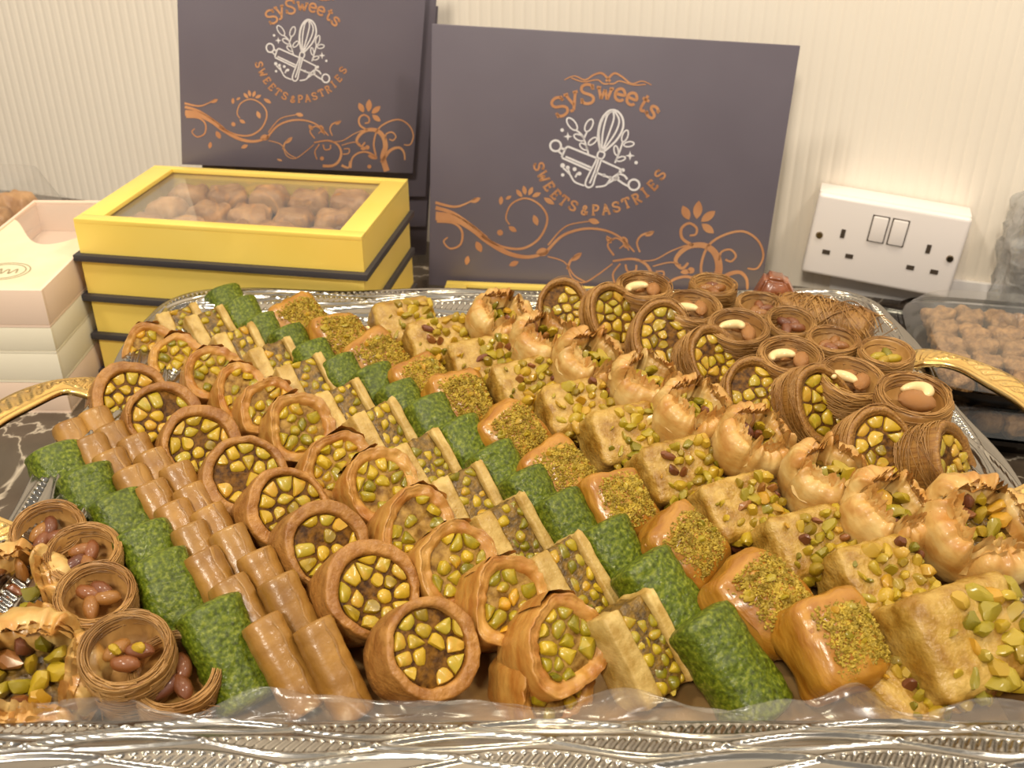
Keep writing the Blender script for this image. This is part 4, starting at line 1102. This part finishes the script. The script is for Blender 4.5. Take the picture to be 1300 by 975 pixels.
amb = [amber_pillow(s) for s in range(4)]
row('powdered_pastry', amb, [(388, 402), (437, 424), (486, 450), (544, 480), (594, 503), (662, 547), (720, 592), (797, 634), (886, 688), (985, 752), (1085, 806)], .108, .033, lambda i: 34 + (i % 3) * 4,
    '%s amber pastry with pistachio powder from the plastic film beside the long green row', 'pastry', 'amber pastries with pistachio powder', spin=lambda i: (.15, -.2, .3)[i % 3], sc=lambda i: 1.0 if i < 9 else 1.1)

blk = [nut_block(s) for s in range(5)]
row('nut_block', blk, [(515, 404), (560, 428), (615, 454), (672, 482), (736, 512), (799, 546), (868, 592), (948, 640), (1035, 685), (1128, 728), (1246, 805)], .110, .036, lambda i: 36,
    '%s pale nut-crusted block from the plastic film beside the powdered amber pastries', 'pastry', 'pale nut-crusted blocks', az=lambda i: ROW - .35, sc=lambda i: 1.0 if i < 10 else 1.35)
place('nut_block', blk[3], lean_mx(1165, 865, .085, .036, 20), 'nut-crusted block lying low between the front amber pastry and the largest block', 'pastry', 'pale nut-crusted blocks')

bsk = [basket(s) for s in range(4)]
row('filo_basket', bsk, [(638, 398), (694, 427), (752, 452), (824, 480), (884, 515), (962, 552), (1055, 598), (1133, 642)], .122, .026, 20,
    '%s open flaky basket from the front rim, in the row beside nut-crusted blocks', 'pastry', 'flaky baskets beside the nut-crusted blocks', spin=lambda i: (-.3, .25, 0, .35, -.15)[i % 5], j=8, sc=lambda i: 1.10)
big_b = [basket(9, .026, 12, .3), basket(10, .026, 12, .3)]
place('filo_basket', big_b[0], lean_mx(1252, 664, .120, .026, 26, .3, sc=1.25), 'large flaky basket with dark kernels beside the largest nut-crusted block', 'pastry', 'large flaky baskets')
place('filo_basket', big_b[1], lean_mx(10, 752, .104, .026, 24, .5, .1, 1.22), 'open flaky basket at the tray edge beside the small nest without film', 'pastry', 'large flaky baskets')
place('filo_basket', big_b[0], lean_mx(38, 858, .102, .026, 28, .5, -.2, 1.32), 'open flaky basket with chopped nuts touching the plastic film beside the nests', 'pastry', 'large flaky baskets')

obl = [round_roll(s + 30, .0235, .038, .80, 1.28, 'fiber', 17) for s in range(4)]
def wound(seed, r, t, ell):
    rd = random.Random(seed); V, Fc = [], []
    for k in range(110):
        z0 = rd.uniform(.03, .97) * t; a0 = rd.uniform(0, 6.28); span = rd.uniform(.8, 3.2); sl = rd.gauss(0, .006); n = max(7, int(span * 6)); P = []
        for i in range(n):
            u = i / (n - 1); z = max(.001, min(t - .0003, z0 + sl * (u - .5) * span)); R = r * (.97 + .04 * min(1, z / (.35 * t))) + .0003 + .001 * (u - .5) ** 2
            P.append(Vector((R * math.cos(a0 + u * span), R * ell * math.sin(a0 + u * span), z)))
        tube_add(V, Fc, P, rd.uniform(.00025, .00045))
    return mesh('dough_strands', V, Fc, 'strand')
for i_, o_ in enumerate(obl): o_.append(('dough_strands', wound(i_ + 60, .0238, .038, 1.28), Matrix.Identity(4), 'stuff'))
ob_pts = [(716, 393, .120), (783, 402, .120), (842, 425, .122), (912, 456, .120), (962, 500, .118), (1050, 516, .120), (1120, 572, .118), (1218, 592, .112)]
ob_az = [.0, .40, .12, .45, .08, .42, .15, .85]; ob_t = [48, 52, 46, 50, 42, 54, 44, 60]; ob_s = [.86, .88, .92, .86, .90, .94, .94, .96]
for i, p in enumerate(ob_pts):
    place('pistachio_roll', obl[i % 4], lean_mx(p[0], p[1], p[2], .038, ob_t[i], ob_az[i], (0, .2, -.2, .1)[i % 4], ob_s[i]),
          '%s slanted shredded pistachio roll from the large flaky basket, beside the nut nests' % ORD[7 - i], 'pastry', 'slanted shredded pistachio rolls')

n_cash = [nest(s, 'cashew') for s in range(3)]; n_alm = nest(5, 'almond'); n_pist = nest(6, 'pistachio'); n_dark = [nest(7, 'dark'), nest(8, 'dark')]; n_red = nest(9, 'red')
A_pts = [(818, 362, .134, n_cash[0]), (880, 388, .134, n_cash[1]), (938, 414, .134, n_cash[2]), (1004, 450, .134, n_cash[0]), (1082, 478, .134, n_cash[1]), (1162, 500, .138, n_alm)]
for i, (px, py, z, kd) in enumerate(A_pts):
    place('nut_nest', kd, lean_mx(px, py, z, .040, 9 if i < 5 else 3, jit.uniform(-.2, .5), jit.uniform(-.5, .5), .92 if i < 5 else .98, j=5),
          '%s shredded nest with cashew and almond from the gold handle beside the tubs' % ORD[5 - i], 'pastry', 'nut nests with cashews')
B_pts = [(906, 360, .130, n_dark[0]), (966, 386, .128, n_dark[1]), (1004, 407, .128, n_dark[0]), (1058, 430, .128, n_dark[1]), (1126, 446, .130, n_pist)]
for i, (px, py, z, kd) in enumerate(B_pts):
    place('nut_nest', kd, lean_mx(px, py, z, .040, 8, jit.uniform(-.2, .4), jit.uniform(-2, 2), .78, j=5),
          '%s small shredded nest without cashews from the gold handle, by the shredded roll' % ORD[4 - i], 'pastry', 'small nut nests at the far rim')
C_pts = [(60, 672, .112, n_dark[0]), (105, 700, .112, n_dark[1]), (120, 752, .112, n_dark[0]), (160, 824, .112, n_red), (222, 852, .098, n_dark[1])]
for i, (px, py, z, kd) in enumerate(C_pts):
    place('nut_nest', kd, lean_mx(px, py, z, .040, 18, .45, jit.uniform(-2, 2), .82 if i < 3 else .9, j=5),
          '%s shredded nest from the plastic film in the row beside the short green row' % ORD[4 - i], 'pastry', 'nut nests beside the short green row')

# dark cake wedge and the shredded roll at the far corner
def wedge():
    V = [(-.026, -.012, 0), (.026, -.012, 0), (.026, .012, 0), (-.026, .012, 0), (-.012, -.010, .036), (.004, -.010, .034), (.004, .010, .034), (-.012, .010, .036)]
    bm = bmesh.new()
    vs = [bm.verts.new(v) for v in V]
    for q in ((0, 3, 2, 1), (4, 5, 6, 7), (0, 1, 5, 4), (1, 2, 6, 5), (2, 3, 7, 6), (3, 0, 4, 7)): bm.faces.new([vs[i] for i in q])
    bmesh.ops.bevel(bm, geom=bm.edges[:], offset=.003, segments=3, affect='EDGES')
    bmesh.ops.subdivide_edges(bm, edges=bm.edges[:], cuts=2, use_grid_fill=True)
    for v in bm.verts: v.co += v.co.normalized() * .0012 * nz3(v.co, 140, 2)
    return tri_fix('wedge', bm, 'choc', True)
P = at(988, 378, .118)
root = ob('cake_wedge', None, mx=T(P.x, P.y, .102) @ Rz(-.2), label='dark brown glossy cake wedge standing among the nests at the far rim', cat='pastry')
ob('cake_body', wedge(), root)
ob('syrup_glaze', chips('syrup_glaze', 60, 4, lambda r: Vector((r.uniform(-.02, .014), -.0125, r.uniform(.004, .026))), 'crust', .0004, .0009), root, kind='stuff')
def shredded_roll():
    rd = random.Random(5); V, Fc = [], []; L, R = .074, .017
    for k in range(330):
        x0 = rd.uniform(-.5, .5) * L; a0 = rd.uniform(0, 6.28); sp = rd.uniform(.8, 2.6); dx = rd.gauss(0, .016); lift = rd.uniform(0, .0035) * rd.random()
        n = 9; rr = R * (1 - .25 * (abs(x0) / (L / 2)) ** 4)
        Pp = [Vector((x0 + dx * (i / (n - 1) - .5), (rr + lift * math.sin(PI * i / (n - 1)) + .0003) * math.cos(a0 + sp * i / (n - 1)), R + (rr + lift * math.sin(PI * i / (n - 1)) + .0003) * math.sin(a0 + sp * i / (n - 1)))) for i in range(n)]
        tube_add(V, Fc, Pp, rd.uniform(.0003, .00055))
    return mesh('dough_strands', V, Fc, 'strand')
P = at(1046, 404, .118)
root = ob('shredded_roll', None, mx=T(P.x, P.y, .098) @ Rz(-.55), label='loose shredded dough roll lying beside the dark cake wedge at the far rim', cat='pastry')
ob('dough_core', capsule('dough_core', .072, .0165, 'fiber', 1.0, 3, 28, .06, .5), root, Rz(PI / 2))
ob('dough_strands', shredded_roll(), root, kind='stuff')

# ------------------------------------------------------------------ crumpled clear film along the front
def film():
    V = []; NU, NVv = 220, 16
    for i in range(NU):
        u = i / (NU - 1); x = -.262 + .53 * u
        top = .0985 + .0045 * noise.noise(Vector((u * 7, 1.3, 0))) + .006 * math.exp(-((u - .33) / .10) ** 2) + .004 * math.exp(-((u - .58) / .10) ** 2) + .016 * math.exp(-((u - .79) / .022) ** 2) - .004 * math.exp(-((u - .44) / .03) ** 2)
        for j in range(NVv):
            v = j / (NVv - 1)
            y = .336 - .012 * (1 - v) ** 2 + .004 * math.sin(u * 40 + v * 3) * v + .006 * noise.noise(Vector((u * 16, v * 2.2, 5))) 
            z = .0965 + (top - .0965) * v ** 1.2 + .0012 * noise.noise(Vector((u * 40, v * 4, 2)))
            V.append((x, y, z))
    ob('plastic_film', mesh('plastic_film', V, grid_faces(NU, NVv, False), 'film'), label='crumpled clear plastic film along the front rim of the tray', cat='film')
film()
